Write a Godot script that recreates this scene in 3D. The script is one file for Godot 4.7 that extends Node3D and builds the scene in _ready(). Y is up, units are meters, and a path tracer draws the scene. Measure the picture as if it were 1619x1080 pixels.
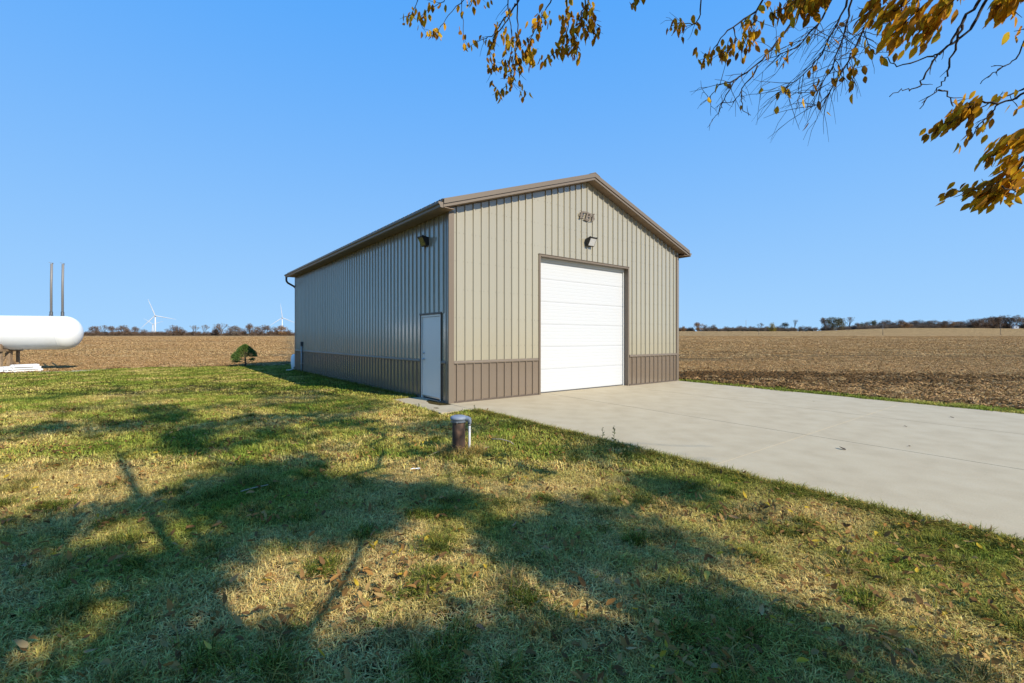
extends Node3D
# A steel post-frame barn with a concrete apron, a lawn under an autumn tree and harvested fields.
# World: y up, metres, the photographer stands at the origin looking along -z. "Barn axes": x along the gable front, z outwards from it.

const TURN := 0.6637
const CORNER := Vector3(-1.423, 0.0, -10.426)      # the barn's near corner on the floor level
const BARN_W := 9.144
const BARN_L := 14.1732
const SOFFIT := 4.345
const PEAK := 5.97
const STRIP := 0.2286
const SUN_TO := Vector3(0.613, 0.559, 0.558)       # towards the sun

var rng := RandomNumberGenerator.new()
var used := {}
var to_barn: Transform3D
var barn_t: Transform3D
var mats := {}
var patch := FastNoiseLite.new()
var fine := FastNoiseLite.new()


# ---------------------------------------------------------------- small helpers
func numbered(called: String) -> String:
	var n: int = used.get(called, 0)
	used[called] = n + 1
	return called if n == 0 else "%s_%03d" % [called, n]

func tag(o: Node3D, label := "", category := "", group := "", kind := "") -> Node3D:
	if label: o.set_meta("label", label)
	if category: o.set_meta("category", category)
	if group: o.set_meta("group", group)
	if kind: o.set_meta("kind", kind)
	return o

func thing(called: String, label: String, category: String, where := Transform3D(), group := "") -> Node3D:
	var o := Node3D.new()
	o.name = numbered(called)
	add_child(o)
	o.transform = where
	return tag(o, label, category, group)

func part(called: String, mesh: Mesh, mat: Material, parent: Node, where := Transform3D(), kind := "") -> MeshInstance3D:
	var o := MeshInstance3D.new()
	o.name = called if parent != self else numbered(called)
	o.mesh = mesh
	o.material_override = mat
	o.transform = where
	parent.add_child(o, true)
	if kind: o.set_meta("kind", kind)
	return o

func copy(src: Node3D, where: Transform3D, label: String, group := "") -> Node3D:
	var base: String = src.name
	var cut := base.length() - 4
	if cut > 0 and base[cut] == "_" and base.substr(cut + 1).is_valid_int(): base = base.substr(0, cut)
	var o: Node3D = src.duplicate()
	o.name = numbered(base)
	add_child(o)
	o.transform = where
	o.set_meta("label", label)
	if group: o.set_meta("group", group)
	return o

func at(p: Vector3, turn := 0.0, size := 1.0) -> Transform3D:
	return Transform3D(Basis(Vector3.UP, turn).scaled(Vector3.ONE * size), p)

func st_new(smooth := false) -> SurfaceTool:
	var st := SurfaceTool.new()
	st.begin(Mesh.PRIMITIVE_TRIANGLES)
	st.set_smooth_group(0 if smooth else -1)
	return st

func done(st: SurfaceTool) -> ArrayMesh:
	st.generate_normals()
	return st.commit()

func tri(st: SurfaceTool, a: Vector3, b: Vector3, c: Vector3) -> void:
	st.add_vertex(a); st.add_vertex(b); st.add_vertex(c)

func quad(st: SurfaceTool, a: Vector3, b: Vector3, c: Vector3, d: Vector3) -> void:
	tri(st, a, b, c); tri(st, a, c, d)

# box from lo to hi with small chamfers on the twelve edges when bevel > 0
func box(st: SurfaceTool, lo: Vector3, hi: Vector3, t := Transform3D()) -> void:
	var p := []
	for i in 8: p.append(t * Vector3(hi.x if i & 1 else lo.x, hi.y if i & 2 else lo.y, hi.z if i & 4 else lo.z))
	quad(st, p[4], p[6], p[7], p[5]); quad(st, p[1], p[3], p[2], p[0])
	quad(st, p[0], p[2], p[6], p[4]); quad(st, p[5], p[7], p[3], p[1])
	quad(st, p[2], p[3], p[7], p[6]); quad(st, p[0], p[4], p[5], p[1])

func boxm(lo: Vector3, hi: Vector3, t := Transform3D()) -> ArrayMesh:
	var st := st_new(); box(st, lo, hi, t); return done(st)

# a closed outline in the xy plane, extruded along z from z0 to z1
func extrude(st: SurfaceTool, outline: PackedVector2Array, z0: float, z1: float, t := Transform3D()) -> void:
	var n := outline.size()
	for i in n:
		var a := outline[i]
		var b := outline[(i + 1) % n]
		quad(st, t * Vector3(a.x, a.y, z0), t * Vector3(a.x, a.y, z1), t * Vector3(b.x, b.y, z1), t * Vector3(b.x, b.y, z0))
	var ids := Geometry2D.triangulate_polygon(outline)
	for k in range(0, ids.size(), 3):
		var a := outline[ids[k]]
		var b := outline[ids[k + 1]]
		var c := outline[ids[k + 2]]
		if (b - a).cross(c - a) > 0.0:
			var s := b; b = c; c = s
		tri(st, t * Vector3(a.x, a.y, z1), t * Vector3(b.x, b.y, z1), t * Vector3(c.x, c.y, z1))
		tri(st, t * Vector3(a.x, a.y, z0), t * Vector3(c.x, c.y, z0), t * Vector3(b.x, b.y, z0))

func tube(st: SurfaceTool, pts: Array, radii: Array, sides := 6, cap := true) -> void:
	var rings := []
	var side := Vector3.ZERO
	for i in pts.size():
		var dir: Vector3 = (pts[min(i + 1, pts.size() - 1)] - pts[max(i - 1, 0)]).normalized()
		if side == Vector3.ZERO:
			side = dir.cross(Vector3.UP if absf(dir.y) < 0.9 else Vector3.RIGHT).normalized()
		else:
			side = (side - dir * side.dot(dir)).normalized()
		var over := dir.cross(side)
		var ring := PackedVector3Array()
		for k in sides:
			var a := TAU * k / sides
			ring.append(pts[i] + (side * cos(a) + over * sin(a)) * radii[i])
		rings.append(ring)
	for i in rings.size() - 1:
		for k in sides:
			var n := (k + 1) % sides
			quad(st, rings[i][k], rings[i][n], rings[i + 1][n], rings[i + 1][k])
	if cap:
		for k in range(1, sides - 1):
			tri(st, rings[0][0], rings[0][k + 1], rings[0][k])
			tri(st, rings[-1][0], rings[-1][k], rings[-1][k + 1])

# profile: list of Vector2(radius, height), turned about y
func lathe(st: SurfaceTool, profile: Array, sides := 24, t := Transform3D()) -> void:
	for i in profile.size() - 1:
		for k in sides:
			var a := TAU * k / sides
			var b := TAU * (k + 1) / sides
			var p: Vector2 = profile[i]
			var q: Vector2 = profile[i + 1]
			quad(st, t * Vector3(p.x * cos(a), p.y, p.x * sin(a)), t * Vector3(q.x * cos(a), q.y, q.x * sin(a)), t * Vector3(q.x * cos(b), q.y, q.x * sin(b)), t * Vector3(p.x * cos(b), p.y, p.x * sin(b)))

func lin(r: float, g: float, b: float) -> Color:
	return Color(r, g, b).linear_to_srgb()

func mat(r: float, g: float, b: float, rough := 0.7, metal := 0.0) -> StandardMaterial3D:
	var m := StandardMaterial3D.new()
	m.albedo_color = lin(r, g, b)
	m.roughness = rough
	m.metallic = metal
	return m

func noise(freq: float, octaves := 4, s := 1, kind := FastNoiseLite.TYPE_SIMPLEX_SMOOTH) -> FastNoiseLite:
	var n := FastNoiseLite.new()
	n.noise_type = kind
	n.frequency = freq
	n.fractal_octaves = octaves
	n.seed = s
	return n

func ramp(stops: Array) -> Gradient:
	var g := Gradient.new()
	var offs := PackedFloat32Array()
	var cols := PackedColorArray()
	for s in stops:
		offs.append(s[0]); cols.append(lin(s[1], s[2], s[3]))
	g.offsets = offs
	g.colors = cols
	return g

func noise_tex(n: FastNoiseLite, size: int, g: Gradient = null, as_normal := false, strength := 4.0) -> NoiseTexture2D:
	var t := NoiseTexture2D.new()
	t.width = size; t.height = size
	t.seamless = true
	t.seamless_blend_skirt = 0.15
	t.noise = n
	t.generate_mipmaps = false
	if g: t.color_ramp = g
	if as_normal:
		t.as_normal_map = true
		t.bump_strength = strength
	return t

func triplanar(m: StandardMaterial3D, scale: float, world := true) -> StandardMaterial3D:
	m.uv1_triplanar = true
	m.uv1_world_triplanar = world
	m.uv1_scale = Vector3.ONE * scale
	return m


# ---------------------------------------------------------------- the lie of the land
func smooth(a: float, b: float, x: float) -> float:
	var t := clampf((x - a) / (b - a), 0.0, 1.0)
	return t * t * (3.0 - 2.0 * t)

func lawn_height(x: float, z: float) -> float:
	var l := to_barn * Vector3(x, 0, z)
	var y := -0.0138 * clampf(l.z, 0.0, 22.0)
	# the sod stands level with the slab's edge and sinks a little away from it
	var off := maxf(-l.x, l.x - 9.15)
	if l.z < 0.9: off = maxf(maxf(-0.74 - l.x, l.x - 9.15), maxf(-1.48 - l.z, l.z - 0.95)) if l.z > -3.0 else 1.0
	return y - lerpf(0.008, 0.045, smooth(0.0, 0.7, off))

func apron_height(l: Vector3) -> float:
	return -0.0138 * maxf(l.z, 0.0)

# distance inside the mown lawn (positive inside)
func lawn_inside(x: float, z: float) -> float:
	var d := -z
	var back := 26.5
	if x < -21.7: back = 20.05
	elif x < -20.6: back = lerpf(20.05, 20.9, (x + 21.7) / 1.1)
	elif x < -19.4: back = lerpf(20.9, 23.4, (x + 20.6) / 1.2)
	elif x < -13.0: back = lerpf(23.4, 25.7, (x + 19.4) / 6.4)
	var l := to_barn * Vector3(x, 0, z)
	var wig := patch.get_noise_2d(x * 1.5, z * 1.5) * 0.45
	return minf(minf(back - d + wig, 10.05 - l.x + wig * 0.6), minf(x + 46.0, d + 9.0))

func land_height(x: float, z: float) -> float:
	var d := sqrt(x * x + z * z)
	var base := lawn_height(x, z) if d < 60.0 else -0.05
	if d >= 30.0 and d < 60.0: base = lerpf(base, -0.05, (d - 30.0) / 30.0)
	if z > 0.0: return base
	var f := -z
	var side := x / maxf(f, 0.01)
	var t := smooth(-0.25, 0.3, side)
	var left := clampf((f - 25.0) / 315.0, 0.0, 10.0) * 3.35
	var right := clampf((f - 25.0) / 360.0, 0.0, 1.0) * 4.4
	var hill := lerpf(6.2, 10.3, smooth(0.62, 0.86, side) * (1.0 - 0.16 * smooth(0.98, 1.1, side)))
	right += smooth(0.0, 1.0, (f - 385.0) / 215.0) * hill
	if f > 600.0: right += (f - 600.0) * 0.012
	return base + lerpf(left, right, t)


func stand_on(x: float, z: float) -> Vector3:
	var y := lawn_height(x, z) if lawn_inside(x, z) > 0.0 else land_height(x, z)
	return Vector3(x, y, z)


# ---------------------------------------------------------------- the scene
func _ready() -> void:
	rng.seed = 20241
	barn_t = Transform3D(Basis(Vector3.UP, TURN), CORNER)
	to_barn = barn_t.affine_inverse()
	patch.seed = 7; patch.frequency = 0.35; patch.fractal_octaves = 3
	fine.seed = 11; fine.frequency = 2.2; fine.fractal_octaves = 2

	var cam := Camera3D.new()
	cam.name = "camera"
	cam.position = Vector3(0, 1.48, 0)
	cam.near = 0.05
	cam.far = 6000.0
	cam.projection = Camera3D.PROJECTION_FRUSTUM          # a shift lens: the back stays upright
	cam.size = 0.05 * 1080.0 / 728.3
	cam.frustum_offset = Vector2(0, -0.05 * 5.2 / 728.3)
	add_child(cam)
	cam.current = true

	var env := Environment.new()
	env.background_mode = Environment.BG_SKY
	env.tonemap_mode = Environment.TONE_MAPPER_LINEAR
	env.tonemap_exposure = 1.25
	env.sdfgi_enabled = true
	env.ssao_enabled = true
	env.ssil_enabled = true
	var air := ProceduralSkyMaterial.new()
	air.sky_top_color = Color8(48, 155, 250)
	air.sky_horizon_color = Color8(168, 214, 255)
	air.sky_curve = 0.33
	air.energy_multiplier = 0.80
	air.ground_horizon_color = Color8(150, 135, 110)
	air.ground_bottom_color = Color8(110, 95, 75)
	air.sun_angle_max = 8.0
	var sky := Sky.new()
	sky.sky_material = air
	env.sky = sky
	var we := WorldEnvironment.new()
	we.name = "air"
	we.environment = env
	add_child(we)

	var sun := DirectionalLight3D.new()
	sun.name = "sun"
	sun.light_energy = 1.6
	sun.light_color = Color(1.0, 0.965, 0.90)
	sun.light_angular_distance = 0.5
	sun.shadow_enabled = true
	add_child(sun)
	sun.look_at_from_position(SUN_TO * 50.0, Vector3.ZERO, Vector3.UP)

	build_materials()
	build_land()
	build_lawn()
	build_apron()
	build_barn()
	build_tree()
	build_tank()
	build_yard_things()
	build_far_things()
	build_grass()
	build_stubble()
	build_leaf_litter()


func build_materials() -> void:
	var wavy := noise_tex(noise(0.012, 3, 5), 256, null, true, 2.0)
	# painted steel sheets: three lots of nearly the same colour
	for k in 3:
		var f: float = [1.0, 0.97, 1.025][k]
		var s := mat(0.332 * f, 0.298 * f, 0.212 * f, 0.22)
		s.metallic_specular = 0.72
		s.normal_enabled = true; s.normal_texture = wavy; s.normal_scale = 0.12
		for q in [s]:
			q.clearcoat_enabled = true; q.clearcoat = 0.7; q.clearcoat_roughness = 0.12
		mats["siding%d" % k] = triplanar(s, 0.55, false)
		var w := mat(0.166 * f, 0.126 * f, 0.089 * f, 0.27)
		w.metallic_specular = 0.6
		w.normal_enabled = true; w.normal_texture = wavy; w.normal_scale = 0.12
		w.clearcoat_enabled = true; w.clearcoat = 0.7; w.clearcoat_roughness = 0.12
		mats["wains%d" % k] = triplanar(w, 0.55, false)
	mats.trim = mat(0.160, 0.124, 0.088, 0.4)
	mats.trim_dark = mat(0.10, 0.075, 0.055, 0.45)
	mats.soffit = mat(0.235, 0.165, 0.11, 0.55)
	mats.core = mat(0.12, 0.11, 0.10, 0.9)
	mats.screw = mat(0.15, 0.125, 0.095, 0.5)
	mats.roof = mat(0.20, 0.155, 0.115, 0.4)
	var door := mat(0.505, 0.515, 0.52, 0.45)
	var grain := noise(0.02, 3, 21)
	door.heightmap_enabled = true
	door.heightmap_texture = noise_tex(grain, 256)
	door.heightmap_scale = 0.12
	door.uv1_triplanar = true
	door.uv1_scale = Vector3(0.6, 9.0, 0.6)
	mats.door = door
	mats.vinyl = mat(0.62, 0.62, 0.58, 0.5)
	mats.seal = mat(0.06, 0.06, 0.06, 0.8)
	mats.man_door = mat(0.70, 0.66, 0.58, 0.3)
	mats.bronze = mat(0.022, 0.020, 0.018, 0.45)
	var gl := mat(0.55, 0.55, 0.54, 0.12)
	gl.metallic_specular = 0.8
	gl.clearcoat_enabled = true; gl.clearcoat = 1.0; gl.clearcoat_roughness = 0.05
	mats.lens = gl
	var dim := gl.duplicate()
	dim.albedo_color = lin(0.03, 0.03, 0.032)
	mats.lens_dark = dim
	mats.steel = mat(0.55, 0.55, 0.55, 0.3, 0.9)
	mats.grey_pvc = mat(0.36, 0.38, 0.39, 0.5)
	mats.dark_box = mat(0.06, 0.065, 0.065, 0.5)
	mats.white = mat(0.78, 0.78, 0.76, 0.5)
	# concrete: broom-finished, blotchy
	var c := mat(1, 1, 1, 0.85)
	c.albedo_texture = noise_tex(noise(0.012, 6, 31), 1024, ramp([[0.0, 0.41, 0.335, 0.211], [0.35, 0.445, 0.366, 0.236], [0.6, 0.465, 0.386, 0.251], [1.0, 0.49, 0.412, 0.276]]))
	c.detail_enabled = true
	c.detail_blend_mode = BaseMaterial3D.BLEND_MODE_MUL
	c.detail_albedo = noise_tex(noise(0.09, 4, 33), 1024, ramp([[0.0, 0.76, 0.74, 0.71], [0.25, 0.90, 0.89, 0.87], [0.5, 0.97, 0.97, 0.96], [1.0, 1.0, 1.0, 1.0]]))
	c.detail_uv_layer = BaseMaterial3D.DETAIL_UV_2
	c.uv2_triplanar = true; c.uv2_world_triplanar = true; c.uv2_scale = Vector3.ONE * 0.55
	c.heightmap_enabled = true
	c.heightmap_texture = noise_tex(noise(0.2, 3, 34), 512)
	c.heightmap_scale = 0.12
	mats.concrete = triplanar(c, 0.13)
	# soil under the lawn
	var s := mat(1, 1, 1, 0.95)
	s.albedo_texture = noise_tex(noise(0.02, 5, 41), 1024, ramp([[0.0, 0.03, 0.022, 0.010], [0.4, 0.075, 0.057, 0.020], [0.62, 0.13, 0.095, 0.034], [1.0, 0.20, 0.145, 0.058]]))
	s.metallic_specular = 0.1
	s.vertex_color_use_as_albedo = true
	s.heightmap_enabled = true
	s.heightmap_texture = noise_tex(noise(0.06, 4, 42), 1024)
	s.heightmap_scale = 3.0
	mats.lawn = triplanar(s, 0.9)
	# harvested field
	var fl := mat(1, 1, 1, 0.95)
	fl.albedo_texture = noise_tex(noise(0.055, 4, 51), 1024, ramp([[0.0, 0.042, 0.024, 0.011], [0.42, 0.100, 0.058, 0.024], [0.51, 0.28, 0.180, 0.082], [0.62, 0.57, 0.385, 0.18], [1.0, 0.66, 0.47, 0.23]]))
	fl.metallic_specular = 0.1
	fl.vertex_color_use_as_albedo = true
	fl.heightmap_enabled = true
	fl.heightmap_texture = noise_tex(noise(0.055, 4, 51), 1024)
	fl.heightmap_scale = 6.0
	mats.field = triplanar(fl, 0.30)
	# plants
	var g := mat(1, 1, 1, 0.65)
	g.vertex_color_use_as_albedo = true
	g.backlight_enabled = true
	g.backlight = Color(0.4, 0.4, 0.4)
	g.metallic_specular = 0.12
	g.roughness = 0.85
	mats.blade = g
	var straw := mat(1, 1, 1, 0.8)
	straw.vertex_color_use_as_albedo = true
	straw.metallic_specular = 0.1
	mats.straw = straw
	var lf := mat(1, 1, 1, 0.7)
	lf.metallic_specular = 0.12
	lf.vertex_color_use_as_albedo = true
	lf.backlight_enabled = true
	lf.backlight = Color(0.7, 0.7, 0.7)
	mats.leaf_any = lf
	var tones := [[0.50, 0.25, 0.012], [0.60, 0.34, 0.016], [0.42, 0.18, 0.012], [0.44, 0.29, 0.02], [0.27, 0.13, 0.018]]
	for k in 5:
		var t: Array = tones[k]
		var m := mat(t[0], t[1], t[2], 0.7)
		m.metallic_specular = 0.12
		m.backlight_enabled = true
		var top: float = maxf(t[0], maxf(t[1], t[2]))
		m.backlight = lin(0.55 * t[0] / top, 0.55 * t[1] / top, 0.55 * t[2] / top)
		mats["leaf%d" % k] = m
	var bark := mat(1, 1, 1, 0.9)
	bark.albedo_texture = noise_tex(noise(0.05, 4, 61, FastNoiseLite.TYPE_CELLULAR), 512, ramp([[0.0, 0.035, 0.027, 0.02], [0.5, 0.085, 0.066, 0.05], [1.0, 0.16, 0.13, 0.10]]))
	bark.heightmap_enabled = true
	bark.heightmap_texture = noise_tex(noise(0.05, 4, 61, FastNoiseLite.TYPE_CELLULAR), 512)
	bark.heightmap_scale = 2.0
	bark.uv1_triplanar = true
	bark.uv1_scale = Vector3(2.2, 0.7, 2.2)
	mats.bark = bark
	mats.twig = mat(0.045, 0.034, 0.027, 0.9)
	for k in 5:
		var t: Array = [[0.36, 0.185, 0.055], [0.27, 0.15, 0.055], [0.42, 0.27, 0.10], [0.18, 0.10, 0.04], [0.52, 0.36, 0.04]][k]
		mats["fallen%d" % k] = mat(t[0], t[1], t[2], 0.7)


# ---------------------------------------------------------------- ground
func build_land() -> void:
	var rings: Array[float] = [0.8]
	while rings[-1] < 70.0: rings.append(rings[-1] * 1.018 + 0.01)
	while rings[-1] < 4500.0: rings.append(rings[-1] * 1.06)
	var angles: Array[float] = []                          # 0 is straight ahead
	for k in 380: angles.append(deg_to_rad(-56.0 + 112.0 * k / 380.0))
	for k in 40: angles.append(deg_to_rad(56.0 + 248.0 * k / 40.0))
	var st := st_new(true)
	var row := noise(0.05, 3, 71)
	var clod := noise(2.6, 3, 72)
	var n := angles.size()
	for r in rings:
		for a in angles:
			var x := r * sin(a)
			var z := -r * cos(a)
			var y := land_height(x, z)
			var inside := lawn_inside(x, z)
			if inside > -0.4: y -= 0.14 * smooth(-0.4, 0.5, inside)
			elif r < 70.0: y += clod.get_noise_2d(x, z) * 0.055 * (1.0 - smooth(35.0, 70.0, r)) * smooth(0.3, 1.2, -inside)
			# worked ground near the lawn is barer and darker; residue lies in long bands; beyond the lane the crop residue is even and pale
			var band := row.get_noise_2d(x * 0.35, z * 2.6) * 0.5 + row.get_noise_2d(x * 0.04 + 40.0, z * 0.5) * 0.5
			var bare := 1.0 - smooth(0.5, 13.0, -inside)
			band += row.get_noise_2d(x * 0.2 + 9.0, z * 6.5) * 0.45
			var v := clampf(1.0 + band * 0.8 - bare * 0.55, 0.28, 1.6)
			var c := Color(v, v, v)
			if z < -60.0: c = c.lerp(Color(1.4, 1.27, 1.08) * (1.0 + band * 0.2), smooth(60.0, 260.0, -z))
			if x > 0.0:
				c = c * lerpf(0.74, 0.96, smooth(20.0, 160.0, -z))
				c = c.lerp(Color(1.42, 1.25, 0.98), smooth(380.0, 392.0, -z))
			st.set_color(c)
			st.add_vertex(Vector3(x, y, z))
	for i in rings.size() - 1:
		for k in n:
			var a0 := i * n + k
			var a1 := i * n + (k + 1) % n
			for id in [a0, a0 + n, a1 + n - 0, a0, a1 + n, a1]: st.add_index(id)
	var o := part("field", done(st), mats.field, self)
	o.set_meta("kind", "structure")


func build_lawn() -> void:
	var st := st_new(true)
	var x := -46.0
	while x < 13.0:
		var z := -27.5
		while z < 9.0:
			var s := 0.3
			if lawn_inside(x + s * 0.5, z + s * 0.5) > 0.0:
				var p := []
				for c in [Vector2(0, 0), Vector2(s, 0), Vector2(s, s), Vector2(0, s)]:
					p.append(Vector3(x + c.x, lawn_height(x + c.x, z + c.y) + patch.get_noise_2d((x + c.x) * 3.0, (z + c.y) * 3.0) * 0.012, z + c.y))
				var v := 1.0 + patch.get_noise_2d(x * 1.1 + 90.0, z * 1.1) * 0.35
				st.set_color(Color(v, v, v * 0.97))
				quad(st, p[0], p[1], p[2], p[3])
			z += s
		x += 0.3
	st.index()
	var o := part("lawn", done(st), mats.lawn, self)
	o.set_meta("kind", "structure")


func build_apron() -> void:
	var drive := Node3D.new()
	drive.name = "driveway"
	add_child(drive)
	drive.transform = barn_t
	drive.set_meta("kind", "structure")
	part("gravel_bed", boxm(Vector3(0.03, -0.5, 0.02), Vector3(9.12, -0.42, 26.0)), mats.core, drive)
	var xs := [0.0, 3.05, 6.10, 9.15]
	var zs := [0.006, 6.15, 12.2, 18.3, 24.4]
	for i in 3:
		for j in 4:
			part("concrete_slab", slab(xs[i] + (0.009 if i else 0.0), xs[i + 1] - 0.009, zs[j] + (0.002 if j else 0.0), zs[j + 1] - 0.002), mats.concrete, drive)
	# dark filler a little below the surface of the joints
	for k in [1, 2]:
		var f := slab(xs[k] - 0.03, xs[k] + 0.03, 0.03, 24.3)
		part("joint_filler", f, mats.seal, drive, Transform3D(Basis(), Vector3(0, -0.009, 0)))
	for k in [1, 2, 3]:
		part("joint_filler", slab(0.02, 9.12, zs[k] - 0.03, zs[k] + 0.03), mats.seal, drive, Transform3D(Basis(), Vector3(0, -0.013, 0)))
	part("door_pad", slab(-0.74, -0.004, -1.48, 0.95), mats.concrete, drive)
	part("concrete_sill", boxm(Vector3(2.745, -0.4, -0.35), Vector3(6.375, 0.002, 0.006)), mats.concrete, drive)


func slab(x0: float, x1: float, z0: float, z1: float) -> ArrayMesh:
	var st := st_new()
	var e := 0.0015
	var ya := apron_height(Vector3(0, 0, z0))
	var yb := apron_height(Vector3(0, 0, z1))
	var t := [Vector3(x0 + e, ya, z0 + e), Vector3(x1 - e, ya, z0 + e), Vector3(x1 - e, yb, z1 - e), Vector3(x0 + e, yb, z1 - e)]
	var m := [Vector3(x0, ya - e, z0), Vector3(x1, ya - e, z0), Vector3(x1, yb - e, z1), Vector3(x0, yb - e, z1)]
	quad(st, t[0], t[1], t[2], t[3])
	for k in 4:
		var n := (k + 1) % 4
		quad(st, t[k], m[k], m[n], t[n])
		quad(st, m[k], m[k] - Vector3(0, 0.13, 0), m[n] - Vector3(0, 0.13, 0), m[n])
	return done(st)


# ---------------------------------------------------------------- the barn
func gable(u: float) -> float:
	return PEAK - absf(u - BARN_W * 0.5) / 3.0 - 0.02

# one 9-inch strip of ribbed steel: pan from s0 to s1, the rib at its far side. The sheet runs along x and faces +z.
func strip(s0: float, s1: float, y0: float, ya: float, yb: float, rib := true) -> ArrayMesh:
	var st := st_new()
	var prof: Array[Vector2] = [Vector2(s0, 0.0)]
	if rib and s1 - s0 > 0.1:
		prof.append_array([Vector2(s1 - 0.052, 0.0), Vector2(s1 - 0.042, 0.029), Vector2(s1 - 0.016, 0.029), Vector2(s1 - 0.004, 0.0)])
	prof.append(Vector2(s1, 0.0))
	var top := func(x: float) -> float: return lerpf(ya, yb, (x - s0) / (s1 - s0))
	for i in prof.size() - 1:
		var a := prof[i]
		var b := prof[i + 1]
		quad(st, Vector3(a.x, y0, a.y), Vector3(a.x, top.call(a.x), a.y), Vector3(b.x, top.call(b.x), b.y), Vector3(b.x, y0, b.y))
	return done(st)


func build_barn() -> void:
	var barn := thing("pole_barn", "tan steel barn with brown wainscot, brown gable roof and white overhead door", "barn", barn_t)
	var side_t := Transform3D(Basis(Vector3(0, 0, 1), Vector3(0, 1, 0), Vector3(-1, 0, 0)), Vector3(0, 0, 0))   # local x runs towards +z along the side, facing -x
	# --- front wall
	var st := st_new()
	extrude(st, PackedVector2Array([Vector2(0.02, 0.0), Vector2(2.70, 0.0), Vector2(2.70, 3.70), Vector2(6.42, 3.70), Vector2(6.42, 0.0), Vector2(BARN_W - 0.02, 0.0), Vector2(BARN_W - 0.02, SOFFIT + 0.05), Vector2(BARN_W * 0.5, PEAK + 0.1), Vector2(0.02, SOFFIT + 0.05)]), -0.06, -0.012)
	var front := part("front_wall", done(st), mats.core, barn)
	var screws := st_new()
	var girts := [0.25, 0.72, 1.3, 1.95, 2.6, 3.25, 3.9, 4.5, 5.1]
	for k in 40:
		var s0 := k * STRIP
		var s1 := s0 + STRIP
		var mk := (k / 4) % 3
		if k % 4 == 2 and k > 20: mk = (mk + 1) % 3
		for seg in [[0.03, 0.895, "wains"], [0.955, 99.0, "siding"]]:
			var a := s0
			var b := s1
			var y0: float = seg[0]
			if seg[2] == "wains":
				if a >= 2.69 and b <= 6.43: continue
				if a < 2.69 and b > 2.69: b = 2.695
				if a < 6.43 and b > 6.43: a = 6.425
				part("wainscot_panel", strip(a, b, y0, seg[1], seg[1], b == s1), mats["wains%d" % mk], front)
			else:
				if b > 2.69 and a < 6.43:
					if a < 2.69:
						part("siding_panel", strip(a, 2.695, y0, gable(a), gable(2.695), false), mats["siding%d" % mk], front)
						a = 2.695
					elif b > 6.43:
						part("siding_panel", strip(6.425, b, y0, gable(6.425), gable(b)), mats["siding%d" % mk], front)
						b = 6.425
					y0 = 3.705
				part("siding_panel", strip(a, b, y0, gable(a), gable(b), b == s1), mats["siding%d" % mk], front)
		for gy in girts:
			if gy < gable(s0 + 0.1) - 0.1 and not (s0 > 2.6 and s0 < 6.4 and gy < 3.9):
				for dx in [0.035, 0.155]:
					if (k + int(gy * 10)) % 2 == 0 or dx > 0.1:
						box(screws, Vector3(s0 + dx - 0.005, gy - 0.005, 0.0005), Vector3(s0 + dx + 0.005, gy + 0.005, 0.007))
	part("screw_heads", done(screws), mats.screw, front, Transform3D(), "stuff")
	# --- side wall facing the lawn
	st = st_new()
	for seg in [[-BARN_L, -1.36, 0.0], [-1.36, -0.345, 2.06], [-0.345, 0.0, 0.0]]:
		box(st, Vector3(seg[0], seg[2], -0.06), Vector3(seg[1], SOFFIT + 0.02, -0.012))
	var side := part("side_wall", done(st), mats.core, barn, side_t)
	for k in 62:
		var s1 := -k * STRIP
		var s0 := s1 - STRIP
		var mk := (k / 4) % 3
		var y0 := 0.955
		if s1 > -1.36 and s0 < -0.345:
			y0 = 2.062
			for e in [[maxf(s0, -0.345), s1], [s0, minf(s1, -1.36)]]:
				if e[1] - e[0] > 0.01 and e[1] - e[0] < STRIP - 0.001:
					part("wainscot_panel", strip(e[0], e[1], 0.03, 0.895, 0.895, false), mats["wains%d" % mk], side)
					part("siding_panel", strip(e[0], e[1], 0.955, 2.058, 2.058, false), mats["siding%d" % mk], side)
		else:
			part("wainscot_panel", strip(s0, s1, 0.03, 0.895, 0.895), mats["wains%d" % mk], side)
		part("siding_panel", strip(s0, s1, y0, SOFFIT, SOFFIT), mats["siding%d" % mk], side)
	# --- the two walls away from the camera
	st = st_new()
	box(st, Vector3(0.0, 0.0, -0.06), Vector3(BARN_L, SOFFIT + 0.02, -0.012))
	for k in 62: box(st, Vector3(k * STRIP + 0.18, 0.03, -0.012), Vector3(k * STRIP + 0.215, SOFFIT, 0.008))
	part("far_side_wall", done(st), mats.siding0, barn, Transform3D(Basis(Vector3(0, 0, -1), Vector3(0, 1, 0), Vector3(1, 0, 0)), Vector3(BARN_W, 0, 0)))
	st = st_new()
	extrude(st, PackedVector2Array([Vector2(0.02, 0.0), Vector2(BARN_W - 0.02, 0.0), Vector2(BARN_W - 0.02, SOFFIT + 0.05), Vector2(BARN_W * 0.5, PEAK + 0.1), Vector2(0.02, SOFFIT + 0.05)]), -BARN_L + 0.012, -BARN_L + 0.06)
	for k in 40: box(st, Vector3(k * STRIP + 0.18, 0.03, -BARN_L - 0.008), Vector3(k * STRIP + 0.215, gable(k * STRIP + 0.19), -BARN_L + 0.012))
	part("rear_wall", done(st), mats.siding1, barn)
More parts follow.
